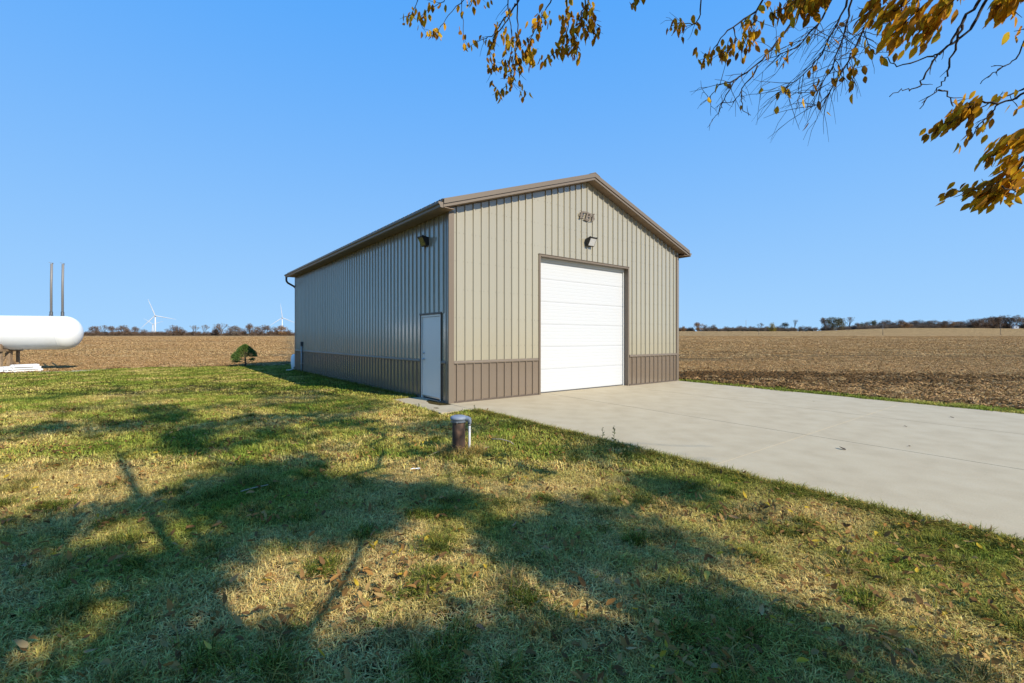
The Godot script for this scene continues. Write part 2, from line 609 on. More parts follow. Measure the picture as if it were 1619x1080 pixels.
	# --- corner and wainscot trim
	for c in [[0.0, 1.0, 0.0, 1.0], [BARN_W, -1.0, 0.0, 1.0], [0.0, 1.0, -BARN_L, -1.0]]:
		st = st_new()
		var cx: float = c[0]
		var sx: float = c[1]
		var cz: float = c[2]
		var sz: float = c[3]
		var q := PackedVector2Array([Vector2(-0.026, 0.026), Vector2(0.115, 0.026), Vector2(0.115, 0.0225), Vector2(-0.0225, 0.0225), Vector2(-0.0225, -0.115), Vector2(-0.026, -0.115)])
		var t := Transform3D(Basis(Vector3(sx, 0, 0), Vector3(0, 0, sz), Vector3(0, 1, 0)), Vector3(cx, 0, cz))
		extrude(st, q, 0.0, SOFFIT + 0.02, t)
		part("corner_trim", done(st), mats.trim, barn)
	var ledge := PackedVector2Array([Vector2(0.0, 0.89), Vector2(0.026, 0.888), Vector2(0.034, 0.895), Vector2(0.034, 0.925), Vector2(0.024, 0.945), Vector2(0.024, 0.962), Vector2(0.0, 0.962)])
	var foot := PackedVector2Array([Vector2(0.0, 0.0), Vector2(0.029, -0.006), Vector2(0.029, 0.03), Vector2(0.0, 0.042)])
	for f in [[0.116, 2.665], [6.455, BARN_W - 0.116]]:
		for e in [["wainscot_trim", ledge], ["base_trim", foot]]:
			st = st_new()
			extrude(st, e[1], -f[1], -f[0], Transform3D(Basis(Vector3(0, 0, 1), Vector3(0, 1, 0), Vector3(-1, 0, 0)), Vector3.ZERO))
			part(e[0], done(st), mats.trim if e[0] != "base_trim" else mats.trim_dark, barn)
	for f in [[-BARN_L + 0.116, -1.39], [-0.315, -0.116]]:
		for e in [["wainscot_trim", ledge], ["base_trim", foot]]:
			st = st_new()
			extrude(st, e[1], f[0], f[1], Transform3D(Basis(Vector3(-1, 0, 0), Vector3(0, 1, 0), Vector3(0, 0, 1)), Vector3.ZERO))
			part(e[0], done(st), mats.trim if e[0] != "base_trim" else mats.trim_dark, barn)
	# --- roof
	var half := BARN_W * 0.5
	var over := 0.29
	var front_z := 0.262
	var back_z := -BARN_L - 0.262
	for s in [-1.0, 1.0]:
		st = st_new()
		var e0 := half + over + 0.03
		var yr := PEAK + 0.165
		quad(st, Vector3(half, yr, front_z), Vector3(half, yr, back_z), Vector3(half + s * e0, yr - e0 / 3.0, back_z), Vector3(half + s * e0, yr - e0 / 3.0, front_z))
		quad(st, Vector3(half, yr - 0.04, front_z), Vector3(half, yr - 0.04, back_z), Vector3(half + s * e0, yr - 0.04 - e0 / 3.0, back_z), Vector3(half + s * e0, yr - 0.04 - e0 / 3.0, front_z))
		quad(st, Vector3(half + s * e0, yr - e0 / 3.0, front_z), Vector3(half + s * e0, yr - e0 / 3.0, back_z), Vector3(half + s * e0, yr - 0.04 - e0 / 3.0, back_z), Vector3(half + s * e0, yr - 0.04 - e0 / 3.0, front_z))
		for k in 63:
			var z := front_z - 0.12 - k * STRIP
			var w := Vector3(0, 0, 0.017)
			var a := Vector3(half + s * 0.1, yr - 0.033 + 0.003, z)
			var b := Vector3(half + s * e0, yr - e0 / 3.0 + 0.003, z)
			var up := Vector3(0, 0.02, 0)
			quad(st, a - w + up, b - w + up, b + w + up, a + w + up)
			quad(st, a - w * 1.7, b - w * 1.7, b - w + up, a - w + up)
			quad(st, a + w + up, b + w + up, b + w * 1.7, a + w * 1.7)
		part("roof", done(st), mats.roof, barn)
		# rake trim: a lower board and a wider trim that stands proud above it
		for r in [["rake_board", -0.005, 0.066, 0.262, 0.02], ["rake_trim", 0.066, 0.178, 0.288, 0.05]]:
			for zz in [1.0, -1.0]:
				st = st_new()
				var lo: float = PEAK + r[1]
				var hi: float = PEAK + r[2]
				var reach := half + over
				var outline := PackedVector2Array([Vector2(0, lo), Vector2(reach, lo - reach / 3.0), Vector2(reach, hi - reach / 3.0), Vector2(0, hi)])
				var tz: float = r[3] if zz > 0 else -BARN_L - r[3] + r[4]
				extrude(st, outline, tz - r[4], tz, Transform3D(Basis(Vector3(s, 0, 0), Vector3(0, 1, 0), Vector3(0, 0, 1)), Vector3(half, 0, 0)))
				part(r[0], done(st), mats.trim, barn)
		# soffits: sloping under the rake, level under the eave, a panel at a time
		var n := 12
		for k in n:
			var a := (half + over) * k / n + (0.004 if k else 0.0)
			var b := (half + over) * (k + 1) / n - 0.004
			st = st_new()
			for dy in [0.0, 0.012]:
				quad(st, Vector3(half + s * a, PEAK - 0.008 + dy - a / 3.0, 0.0), Vector3(half + s * a, PEAK - 0.008 + dy - a / 3.0, 0.243), Vector3(half + s * b, PEAK - 0.008 + dy - b / 3.0, 0.243), Vector3(half + s * b, PEAK - 0.008 + dy - b / 3.0, 0.0))
			part("rake_soffit_panel", done(st), mats.soffit, barn)
		for k in 36:
			var z1 := 0.243 - k * 0.4055
			var x0 := -over if s < 0 else BARN_W + 0.002
			var x1 := -0.002 if s < 0 else BARN_W + over
			if s > 0 and k > 8: break
			part("eave_soffit_panel", boxm(Vector3(x0, SOFFIT - 0.004, z1 - 0.4015), Vector3(x1, SOFFIT + 0.008, z1)), mats.soffit, barn)
		# fascia and gutter
		var fx := -over if s < 0 else BARN_W + over
		part("fascia", boxm(Vector3(fx - 0.012, SOFFIT - 0.01, back_z), Vector3(fx + 0.012, SOFFIT + 0.19, 0.243)), mats.trim, barn)
		st = st_new()
		var g := PackedVector2Array([Vector2(0.013, 4.322), Vector2(0.075, 4.322), Vector2(0.088, 4.335), Vector2(0.098, 4.375), Vector2(0.128, 4.40), Vector2(0.133, 4.415), Vector2(0.133, 4.445), Vector2(0.120, 4.445), Vector2(0.120, 4.418), Vector2(0.086, 4.384), Vector2(0.075, 4.338), Vector2(0.066, 4.332), Vector2(0.018, 4.332), Vector2(0.018, 4.445), Vector2(0.013, 4.445)])
		extrude(st, g, back_z - 0.01, 0.268, Transform3D(Basis(Vector3(s, 0, 0), Vector3(0, 1, 0), Vector3(0, 0, 1)), Vector3(fx, 0, 0)))
		var gut := part("gutter", done(st), mats.trim, barn)
		st = st_new()
		extrude(st, PackedVector2Array([Vector2(0.016, 4.324), Vector2(0.075, 4.324), Vector2(0.088, 4.337), Vector2(0.098, 4.377), Vector2(0.128, 4.402), Vector2(0.131, 4.443), Vector2(0.016, 4.443)]), 0.2685, 0.272, Transform3D(Basis(Vector3(s, 0, 0), Vector3(0, 1, 0), Vector3(0, 0, 1)), Vector3(fx, 0, 0)))
		part("end_cap", done(st), mats.trim, gut)
	st = st_new()
	extrude(st, PackedVector2Array([Vector2(-0.2, PEAK + 0.115), Vector2(0, PEAK + 0.185), Vector2(0.2, PEAK + 0.115), Vector2(0.2, PEAK + 0.125), Vector2(0, PEAK + 0.203), Vector2(-0.2, PEAK + 0.125)]), back_z - 0.03, 0.292, Transform3D(Basis(), Vector3(half, 0, 0)))
	part("ridge_cap", done(st), mats.roof, barn)
	# downspout at the far corner: out of the gutter, back to the rear wall, down to an outlet on the grass
	st = st_new(true)
	var zf := -BARN_L - 0.14
	tube(st, [Vector3(-0.36, 4.33, zf), Vector3(-0.36, 4.19, zf), Vector3(-0.34, 4.12, zf), Vector3(-0.29, 4.06, zf), Vector3(-0.05, 3.93, zf), Vector3(0.03, 3.86, zf), Vector3(0.06, 3.76, zf), Vector3(0.06, 0.25, zf), Vector3(0.04, 0.13, zf), Vector3(-0.03, 0.07, zf)], [0.045, 0.045, 0.045, 0.045, 0.045, 0.045, 0.045, 0.045, 0.045, 0.045], 10)
	part("downspout", done(st), mats.trim_dark, barn)
	part("downspout_outlet", boxm(Vector3(-0.36, 0.0, zf - 0.06), Vector3(-0.06, 0.05, zf + 0.05), Transform3D(Basis(Vector3(0, 0, 1), 0.12), Vector3(0, 0.0, 0))), mats.vinyl, barn)
	build_overhead_door(barn)
	build_walk_door(barn, side_t)
	build_wall_things()


func build_overhead_door(barn: Node3D) -> void:
	var x0 := 2.745
	var x1 := 6.375
	var top := 3.637
	for s in [[x0 - 0.055, x0, -1.0], [x1, x1 + 0.055, 1.0]]:
		var st := st_new()
		box(st, Vector3(s[0], 0.0, 0.0), Vector3(s[1], top + 0.055, 0.027))
		var jx: float = x0 if s[2] < 0 else x1
		box(st, Vector3(minf(jx, jx + s[2] * 0.02), 0.0, -0.20), Vector3(maxf(jx, jx + s[2] * 0.02), top + 0.02, -0.0005))
		part("door_jamb", done(st), mats.trim, barn)
		var stop := boxm(Vector3(jx if s[2] < 0 else jx - 0.045, 0.0, -0.165), Vector3(jx + 0.045 if s[2] < 0 else jx, top - 0.09, -0.125))
		part("door_stop", stop, mats.vinyl, barn)
	var st := st_new()
	box(st, Vector3(x0, top, 0.0), Vector3(x1, top + 0.055, 0.030))
	box(st, Vector3(x0, top, -0.20), Vector3(x1, top + 0.02, -0.0005))
	box(st, Vector3(x0 - 0.06, top + 0.0555, 0.0), Vector3(x1 + 0.06, top + 0.064, 0.045))
	part("door_header", done(st), mats.trim, barn)
	part("header_stop", boxm(Vector3(x0, top - 0.09, -0.165), Vector3(x1, top, -0.125)), mats.vinyl, barn)
	var door := part("overhead_door", boxm(Vector3(x0 + 0.002, 0.03, -0.21), Vector3(x1 - 0.002, top - 0.002, -0.196)), mats.vinyl, barn)
	for k in 6:
		var y0 := 0.03 + 0.61 * k
		var y1 := minf(y0 + 0.607, top - 0.004)
		# each section is pressed in shallow ribs
		var out: Array[Vector2] = [Vector2(-0.171, y0), Vector2(-0.168, y0 + 0.004)]
		var bands := 6
		for b in bands:
			var a := y0 + 0.02 + (y1 - y0 - 0.04) * b / bands
			var c := y0 + 0.02 + (y1 - y0 - 0.04) * (b + 1) / bands
			out.append_array([Vector2(-0.168, a), Vector2(-0.1655, a + 0.008), Vector2(-0.1655, c - 0.008), Vector2(-0.168, c)])
		out.append_array([Vector2(-0.168, y1 - 0.003), Vector2(-0.171, y1), Vector2(-0.194, y1), Vector2(-0.194, y0)])
		st = st_new()
		extrude(st, PackedVector2Array(out), x0 + 0.004, x1 - 0.004, Transform3D(Basis(Vector3(0, 0, 1), Vector3(0, 1, 0), Vector3(1, 0, 0)), Vector3.ZERO))
		part("door_section", done(st), mats.door, door)
	part("bottom_seal", boxm(Vector3(x0 + 0.004, 0.003, -0.19), Vector3(x1 - 0.004, 0.03, -0.172)), mats.seal, door)


func build_walk_door(barn: Node3D, side_t: Transform3D) -> void:
	# in the side wall's own axes: x towards the front, z out of the wall
	var a := -1.353
	var b := -0.35
	var frame := st_new()
	box(frame, Vector3(a, 0.01, -0.03), Vector3(a + 0.055, 2.0, 0.012))
	box(frame, Vector3(b - 0.055, 0.01, -0.03), Vector3(b, 2.0, 0.012))
	box(frame, Vector3(a, 2.0, -0.03), Vector3(b, 2.045, 0.012))
	var door := part("walk_door", boxm(Vector3(a + 0.060, 0.045, -0.03), Vector3(b - 0.060, 1.993, -0.004)), mats.man_door, barn, side_t)
	part("frame", done(frame), mats.man_door, door)
	var gap := st_new()
	box(gap, Vector3(a - 0.035, 0.0, 0.0), Vector3(a - 0.002, 2.055, 0.030))
	box(gap, Vector3(b + 0.002, 0.0, 0.0), Vector3(b + 0.035, 2.055, 0.030))
	box(gap, Vector3(a - 0.05, 2.0555, 0.0), Vector3(b + 0.05, 2.092, 0.040))
	part("door_trim", done(gap), mats.trim_dark, door)
	part("threshold", boxm(Vector3(a, 0.001, -0.03), Vector3(b, 0.022, 0.05)), mats.steel, door)
	part("kick_strip", boxm(Vector3(a + 0.062, 0.05, -0.0035), Vector3(b - 0.062, 0.085, 0.004)), mats.steel, door)
	var h := st_new(true)
	tube(h, [Vector3(a + 0.125, 0.97, -0.004), Vector3(a + 0.125, 0.97, 0.045)], [0.028, 0.012], 12)
	tube(h, [Vector3(a + 0.12, 0.97, 0.05), Vector3(a + 0.235, 0.965, 0.052)], [0.011, 0.009], 8)
	part("handle", done(h), mats.steel, door)
	h = st_new(true)
	tube(h, [Vector3(a + 0.125, 1.12, -0.004), Vector3(a + 0.125, 1.12, 0.016)], [0.027, 0.024], 12)
	part("deadbolt", done(h), mats.steel, door)
	for y in [0.28, 1.0, 1.75]:
		part("hinge", boxm(Vector3(b - 0.064, y - 0.055, -0.006), Vector3(b - 0.050, y + 0.055, 0.010)), mats.steel, door)


func build_wall_things() -> void:
	# floodlight: a bronze wedge with a sloping glass face
	var lamp := thing("wall_floodlight", "bronze wall floodlight with glass face above the white overhead door", "floodlight", barn_t * Transform3D(Basis().scaled(Vector3.ONE * 0.85), Vector3(4.59, 4.22, 0.03)))
	tag(lamp, "", "", "floodlights on the barn walls")
	var st := st_new()
	box(st, Vector3(-0.15, -0.12, -0.01), Vector3(0.15, 0.13, 0.05))
	part("back_box", done(st), mats.bronze, lamp)
	st = st_new()
	extrude(st, PackedVector2Array([Vector2(0.05, 0.135), Vector2(0.20, 0.155), Vector2(0.225, 0.135), Vector2(0.215, 0.118), Vector2(0.085, -0.125), Vector2(0.05, -0.13)]), -0.155, 0.155, Transform3D(Basis(Vector3(0, 0, 1), Vector3(0, 1, 0), Vector3(1, 0, 0)), Vector3.ZERO))
	part("housing", done(st), mats.bronze, lamp)
	var n := Vector2(0.243, -0.13).normalized()
	st = st_new()
	var p := Vector2(0.209, 0.103) + n * 0.004
	var q := Vector2(0.094, -0.112) + n * 0.004
	quad(st, Vector3(-0.135, q.y, q.x), Vector3(-0.135, p.y, p.x), Vector3(0.135, p.y, p.x), Vector3(0.135, q.y, q.x))
	quad(st, Vector3(-0.135, p.y - n.y * 0.003, p.x - n.x * 0.003), Vector3(-0.135, q.y - n.y * 0.003, q.x - n.x * 0.003), Vector3(0.135, q.y - n.y * 0.003, q.x - n.x * 0.003), Vector3(0.135, p.y - n.y * 0.003, p.x - n.x * 0.003))
	part("glass", done(st), mats.lens, lamp)
	st = st_new()
	for s in [-1.0, 1.0]: box(st, Vector3(s * 0.155 - 0.008, 0.12, 0.17), Vector3(s * 0.155 + 0.008, 0.165, 0.232))
	box(st, Vector3(-0.163, 0.137, 0.205), Vector3(0.163, 0.15, 0.236))
	part("brow", done(st), mats.bronze, lamp)
	st = st_new(true)
	tube(st, [Vector3(-0.02, 0.13, 0.03), Vector3(-0.02, 0.185, 0.03), Vector3(-0.02, 0.2, 0.03)], [0.022, 0.022, 0.004], 10)
	part("photocell", done(st), mats.bronze, lamp)
	copy(lamp, barn_t * Transform3D(Basis(Vector3.UP, -PI / 2).scaled(Vector3.ONE * 0.8), Vector3(-0.03, 3.82, -1.035)), "black floodlight high on the shaded side wall above the walk door").get_node("glass").material_override = mats.lens_dark

	# the builder's emblem in the gable: slanted letters inside a thin swoosh
	var sign_t := barn_t * Transform3D(Basis(), Vector3(4.50, 4.96, 0.024))
	var sign_ := thing("gable_emblem", "small brown metal emblem of slanted letters and a swoosh below the peak", "emblem", sign_t)
	var tm := TextMesh.new()
	var sf := SystemFont.new()
	sf.font_names = PackedStringArray(["Droid Sans"])
	sf.font_weight = 700
	tm.font = sf
	tm.text = "FBi"
	tm.font_size = 64
	tm.pixel_size = 0.0050
	tm.depth = 0.02
	part("lettering", tm, mats.trim, sign_, Transform3D(Basis(Vector3(1.30, 0, 0), Vector3(0.34, 0.92, 0), Vector3(0, 0, 1)), Vector3(0.0, 0.0, 0.02)))
	for half in [[0.70, 1.10], [0.20, 0.60]]:
		st = st_new()
		var outer := []
		for k in 21:
			var a: float = TAU * lerpf(half[0] - 0.25, half[1] - 0.25, k / 20.0)
			var w: float = 0.006 + 0.012 * sin(PI * k / 20.0)
			var c := Vector2(0.305 * cos(a), 0.115 * sin(a))
			var d := Vector2(0.305 * cos(a), 0.115 * sin(a)).normalized() * w
			outer.append([(c + d).rotated(-0.10), (c - d).rotated(-0.10)])
		for k in 20:
			for zz in [0.012, 0.024]: quad(st, Vector3(outer[k][0].x, outer[k][0].y, zz), Vector3(outer[k + 1][0].x, outer[k + 1][0].y, zz), Vector3(outer[k + 1][1].x, outer[k + 1][1].y, zz), Vector3(outer[k][1].x, outer[k][1].y, zz))
			for e in 2: quad(st, Vector3(outer[k][e].x, outer[k][e].y, 0.012), Vector3(outer[k + 1][e].x, outer[k + 1][e].y, 0.012), Vector3(outer[k + 1][e].x, outer[k + 1][e].y, 0.024), Vector3(outer[k][e].x, outer[k][e].y, 0.024))
		part("swoosh", done(st), mats.trim, sign_)
	# electrical riser on the side wall
	var riser := thing("electrical_riser", "grey conduit with a dark box on the side wall near the far corner", "conduit", barn_t * Transform3D(Basis(), Vector3(-0.06, 0, -12.79)))
	st = st_new(true)
	tube(st, [Vector3(0, -0.05, 0), Vector3(0, 1.14, 0)], [0.032, 0.032], 10)
	part("pipe", done(st), mats.grey_pvc, riser)
	part("box", boxm(Vector3(-0.05, 1.14, -0.06), Vector3(0.055, 1.32, 0.06)), mats.dark_box, riser)
	for y in [0.35, 0.85]: part("strap", boxm(Vector3(-0.036, y, -0.055), Vector3(0.055, y + 0.03, 0.055)), mats.steel, riser)


# ---------------------------------------------------------------- the tree that stands behind the photographer and hangs into the picture
const GAPS := [[-1.03, 3.09, 0.66, 0.54], [-0.62, 3.50, 0.29, 0.25], [-2.45, 2.57, 0.18, 0.22], [-2.98, 3.67, 0.43, 0.28], [-2.88, 3.90, 0.25, 0.20], [-6.18, 6.30, 0.93, 0.83], [-5.04, 4.97, 0.61, 0.57], [-4.00, 5.25, 0.29, 0.41], [-3.31, 6.30, 0.39, 0.46], [-1.93, 5.64, 0.25, 0.32], [-1.78, 6.89, 0.57, 0.47], [-0.83, 3.92, 0.24, 0.20], [-0.08, 4.17, 0.23, 0.20], [1.44, 4.20, 0.26, 0.22], [0.36, 2.88, 0.28, 0.19], [-2.48, 7.28, 0.60, 0.44], [2.41, 3.34, 0.76, 0.54], [2.86, 3.09, 0.50, 0.47], [2.48, 3.78, 0.62, 0.30], [2.38, 2.53, 0.34, 0.21], [0.11, 7.38, 0.71, 0.45], [1.48, 5.68, 0.54, 0.32], [2.33, 5.00, 0.41, 0.25], [-2.15, 9.32, 0.76, 0.73], [-15.15, 15.11, 2.02, 2.41], [-11.12, 10.58, 1.01, 0.80], [3.26, 3.91, 0.64, 0.25], [-7.6, 11.2, 0.9, 0.7], [-5.6, 9.6, 0.7, 0.6], [-9.2, 8.6, 0.8, 0.7]]

const BRANCHES := [
	[0.006, 10, 3, 1, [-0.88,5.01,-4.55, -1.01,5.11,-4.94, -1.08,5.00,-4.98, -1.13,4.98,-5.02, -1.18,5.01,-5.06]],
	[0.007, 14, 3, 1, [-0.25,5.07,-4.55, -0.55,5.07,-4.94, -0.69,4.97,-4.98, -0.78,4.88,-5.02, -0.85,4.78,-5.06]],
	[0.006, 22, 3, 1, [-0.58,5.07,-4.55, -0.73,5.09,-4.94, -0.89,5.05,-4.98, -0.99,4.99,-5.02, -1.01,4.96,-5.06]],
	[0.006, 10, 1, 1, [-0.51,5.07,-4.55, -0.54,5.08,-4.95, -0.53,4.84,-5.00, -0.52,4.70,-5.05]],
	[0.006, 12, 2, 1, [-0.35,4.99,-4.45, -0.43,5.09,-4.87, -0.46,5.02,-4.93]],
	[0.012, 6, 7, 1, [0.23,4.81,-4.15, 0.05,4.77,-4.53, -0.05,4.67,-4.56, -0.12,4.60,-4.59, -0.20,4.50,-4.61, -0.30,4.49,-4.64, -0.38,4.47,-4.67]],
	[0.009, 34, 5, 1, [0.03,4.75,-4.50, -0.02,4.65,-4.53, -0.11,4.54,-4.56, -0.19,4.47,-4.59, -0.22,4.36,-4.61, -0.20,4.22,-4.64, -0.19,4.19,-4.67]],
	[0.008, 40, 4, 1, [-0.04,4.72,-4.10, -0.04,4.71,-4.48, -0.01,4.55,-4.52, 0.00,4.38,-4.55, -0.02,4.22,-4.58, -0.06,4.16,-4.62]],
	[0.009, 46, 5, 1, [0.04,4.70,-4.15, 0.05,4.62,-4.52, 0.07,4.45,-4.55, 0.03,4.31,-4.57, 0.01,4.23,-4.60, -0.02,4.08,-4.62, -0.09,4.00,-4.65, -0.15,3.95,-4.67]],
	[0.009, 60, 5, 1, [0.42,4.73,-4.05, 0.37,4.71,-4.43, 0.28,4.58,-4.47, 0.20,4.44,-4.50, 0.14,4.31,-4.53, 0.19,4.24,-4.57]],
	[0.009, 66, 5, 1, [0.53,4.73,-4.05, 0.53,4.74,-4.44, 0.55,4.52,-4.48, 0.50,4.36,-4.52, 0.39,4.28,-4.56]],
	[0.009, 60, 5, 1, [0.63,4.60,-3.95, 0.69,4.63,-4.33, 0.66,4.54,-4.37, 0.63,4.41,-4.40, 0.59,4.31,-4.43, 0.65,4.22,-4.47]],
	[0.007, 30, 4, 1, [0.68,4.54,-3.95, 0.72,4.61,-4.35, 0.76,4.54,-4.40, 0.80,4.52,-4.45]],
	[0.006, 12, 2, 1, [1.09,4.60,-3.95, 1.16,4.72,-4.37, 1.23,4.71,-4.43]],
	[0.009, 18, 6, 1, [1.66,4.60,-3.95, 1.77,4.57,-4.33, 1.77,4.51,-4.36, 1.72,4.47,-4.39, 1.61,4.51,-4.41, 1.54,4.49,-4.44, 1.51,4.46,-4.47]],
	[0.014, 24, 7, 1, [2.19,4.49,-3.75, 2.19,4.41,-4.13, 2.09,4.36,-4.16, 1.96,4.28,-4.19, 1.88,4.17,-4.21, 1.81,4.08,-4.24, 1.73,4.04,-4.27]],
	[0.008, 34, 4, 1, [2.18,4.40,-4.10, 2.16,4.30,-4.15, 2.14,4.22,-4.20, 2.13,4.18,-4.25]],
	[0.007, 22, 3, 1, [1.97,4.25,-4.10, 2.03,4.17,-4.15, 1.96,4.11,-4.20, 1.96,4.11,-4.25]],
	[0.016, 10, 10, 1, [2.34,4.28,-3.55, 2.44,4.25,-3.92, 2.36,4.13,-3.94, 2.26,4.00,-3.97, 2.17,3.89,-3.99, 2.04,3.79,-4.01, 1.91,3.72,-4.03, 1.82,3.71,-4.06, 1.74,3.60,-4.08]],
	[0.008, 0, 6, 1, [2.08,3.79,-3.90, 2.03,3.69,-3.93, 1.98,3.63,-3.97, 1.99,3.54,-4.00, 2.02,3.47,-4.03, 2.11,3.45,-4.07]],
	[0.007, 0, 6, 1, [1.88,3.66,-3.90, 1.83,3.56,-3.94, 1.81,3.50,-3.98, 1.80,3.44,-4.02, 1.76,3.40,-4.06]],
	[0.006, 0, 5, 1, [1.94,3.57,-3.90, 1.91,3.52,-3.97, 1.84,3.54,-4.03]],
	[0.012, 10, 16, 1, [2.49,4.20,-3.45, 2.58,4.14,-3.83, 2.50,4.05,-3.87, 2.41,3.94,-3.90, 2.30,3.91,-3.93, 2.18,3.88,-3.97]],
	[0.012, 8, 20, 1, [2.56,4.20,-3.45, 2.77,4.23,-3.82, 2.72,4.12,-3.84, 2.66,4.00,-3.87, 2.62,3.88,-3.89, 2.55,3.79,-3.91, 2.44,3.69,-3.93, 2.37,3.65,-3.96, 2.35,3.63,-3.98]],
	[0.011, 8, 22, 1, [2.52,4.17,-3.35, 2.72,4.14,-3.72, 2.71,3.98,-3.75, 2.67,3.84,-3.77, 2.64,3.70,-3.80, 2.58,3.61,-3.82, 2.54,3.54,-3.85, 2.41,3.54,-3.88]],
	[0.013, 10, 20, 1, [2.76,4.17,-3.35, 2.94,4.14,-3.72, 2.86,4.00,-3.74, 2.81,3.86,-3.77, 2.79,3.79,-3.79, 2.72,3.68,-3.81, 2.66,3.56,-3.83, 2.59,3.46,-3.86, 2.51,3.42,-3.88]],
	[0.007, 9, 4, 1, [2.72,3.77,-3.70, 2.73,3.68,-3.75, 2.80,3.63,-3.80, 2.87,3.61,-3.85]],
	[0.006, 10, 5, 1, [2.92,4.12,-3.70, 2.86,3.98,-3.75, 2.95,3.88,-3.80, 3.04,3.85,-3.85]],
	[0.01, 60, 5, 1.05, [2.06,3.97,-3.15, 2.24,4.13,-3.54, 2.17,4.07,-3.58, 2.10,4.05,-3.62, 2.06,4.04,-3.66]],
	[0.009, 55, 6, 1.05, [2.11,3.85,-2.95, 2.30,4.01,-3.35, 2.23,3.95,-3.40, 2.19,3.94,-3.45]],
	[0.009, 46, 6, 1, [2.31,3.69,-2.75, 2.55,3.84,-3.15, 2.51,3.78,-3.20, 2.49,3.75,-3.25]],
	[0.009, 60, 6, 1, [2.30,3.56,-2.55, 2.55,3.68,-2.95, 2.51,3.62,-3.00, 2.48,3.59,-3.05]],
	[0.011, 70, 5, 1.05, [2.26,3.43,-2.35, 2.50,3.50,-2.75, 2.44,3.45,-2.80, 2.41,3.41,-2.85]],
	[0.011, 80, 5, 1.05, [2.27,3.35,-2.25, 2.55,3.46,-2.65, 2.52,3.40,-2.70, 2.49,3.34,-2.75]],
	[0.013, 0, 4, 1, [2.49,3.37,-2.35, 2.75,3.46,-2.72, 2.69,3.38,-2.74, 2.66,3.31,-2.75, 2.64,3.25,-2.77, 2.59,3.20,-2.79, 2.57,3.20,-2.81, 2.45,3.17,-2.83, 2.38,3.16,-2.85, 2.34,3.21,-2.86, 2.30,3.24,-2.88]],
	[0.012, 0, 5, 1, [2.52,3.37,-2.35, 2.79,3.46,-2.72, 2.74,3.34,-2.74, 2.67,3.27,-2.75, 2.59,3.21,-2.77, 2.55,3.16,-2.79, 2.51,3.06,-2.81, 2.51,3.03,-2.83, 2.46,3.01,-2.85, 2.42,3.03,-2.86, 2.36,2.99,-2.88]],
	[0.009, 0, 5, 1, [2.59,3.24,-2.70, 2.58,3.16,-2.72, 2.59,3.12,-2.74, 2.58,3.06,-2.77, 2.59,2.99,-2.79, 2.57,2.97,-2.81, 2.56,2.92,-2.83, 2.51,2.87,-2.86, 2.50,2.84,-2.88]],
	[0.006, 2, 2, 1, [2.45,2.86,-2.70, 2.55,2.88,-2.75, 2.62,2.84,-2.80, 2.68,2.84,-2.85]],
	[0.01, 70, 4, 1.05, [2.60,3.32,-2.25, 2.92,3.48,-2.65, 2.91,3.46,-2.70, 2.93,3.45,-2.75]],
	[0.008, 5, 3, 1, [2.64,3.07,-2.25, 2.63,3.06,-2.32, 3.03,3.31,-2.73]],
	[0.007, 0, 8, 1, [2.88,3.16,-2.45, 3.15,3.31,-2.83, 3.14,3.22,-2.87, 3.09,3.19,-2.90, 3.04,3.15,-2.93, 3.02,3.12,-2.97]],
	[0.013, 20, 7, 1, [3.20,2.97,-2.65, 3.37,3.06,-3.03, 3.30,3.00,-3.06, 3.22,2.98,-3.09, 3.19,2.93,-3.11, 3.13,2.86,-3.14, 3.12,2.79,-3.17]],
	[0.009, 95, 5, 1, [3.12,2.93,-3.00, 3.05,2.97,-3.04, 2.99,2.94,-3.08, 2.94,2.89,-3.12, 2.89,2.84,-3.16]],
	[0.009, 14, 6, 1, [3.25,3.07,-2.75, 3.47,3.17,-3.13, 3.35,3.13,-3.17, 3.25,3.08,-3.20, 3.20,3.08,-3.23, 3.16,3.06,-3.27]],
	[0.014, 90, 4, 1.05, [3.03,2.62,-2.45, 2.85,2.55,-2.48, 3.19,2.66,-2.87, 3.13,2.65,-2.90, 3.07,2.61,-2.93, 3.02,2.56,-2.97]],
	[0.012, 110, 5, 1.05, [3.12,2.63,-2.80, 3.11,2.53,-2.83, 3.10,2.46,-2.87, 3.07,2.41,-2.90, 3.02,2.35,-2.93, 3.00,2.33,-2.97]],
	[0.007, 22, 5, 1, [3.04,2.39,-2.90, 3.00,2.37,-2.95, 2.96,2.37,-3.00, 2.94,2.37,-3.05]],
	[0.006, 12, 2, 1, [2.93,2.33,-2.80, 3.07,2.33,-2.87, 3.21,2.34,-2.93]],
	[0.008, 14, 3, 1, [2.84,2.75,-2.35, 2.76,2.71,-2.42, 3.14,2.85,-2.83]],
	[0.008, 14, 3, 1, [2.87,2.30,-2.35, 2.76,2.28,-2.42, 3.14,2.35,-2.83]],
]

var keep_lit: Array[Vector3] = []

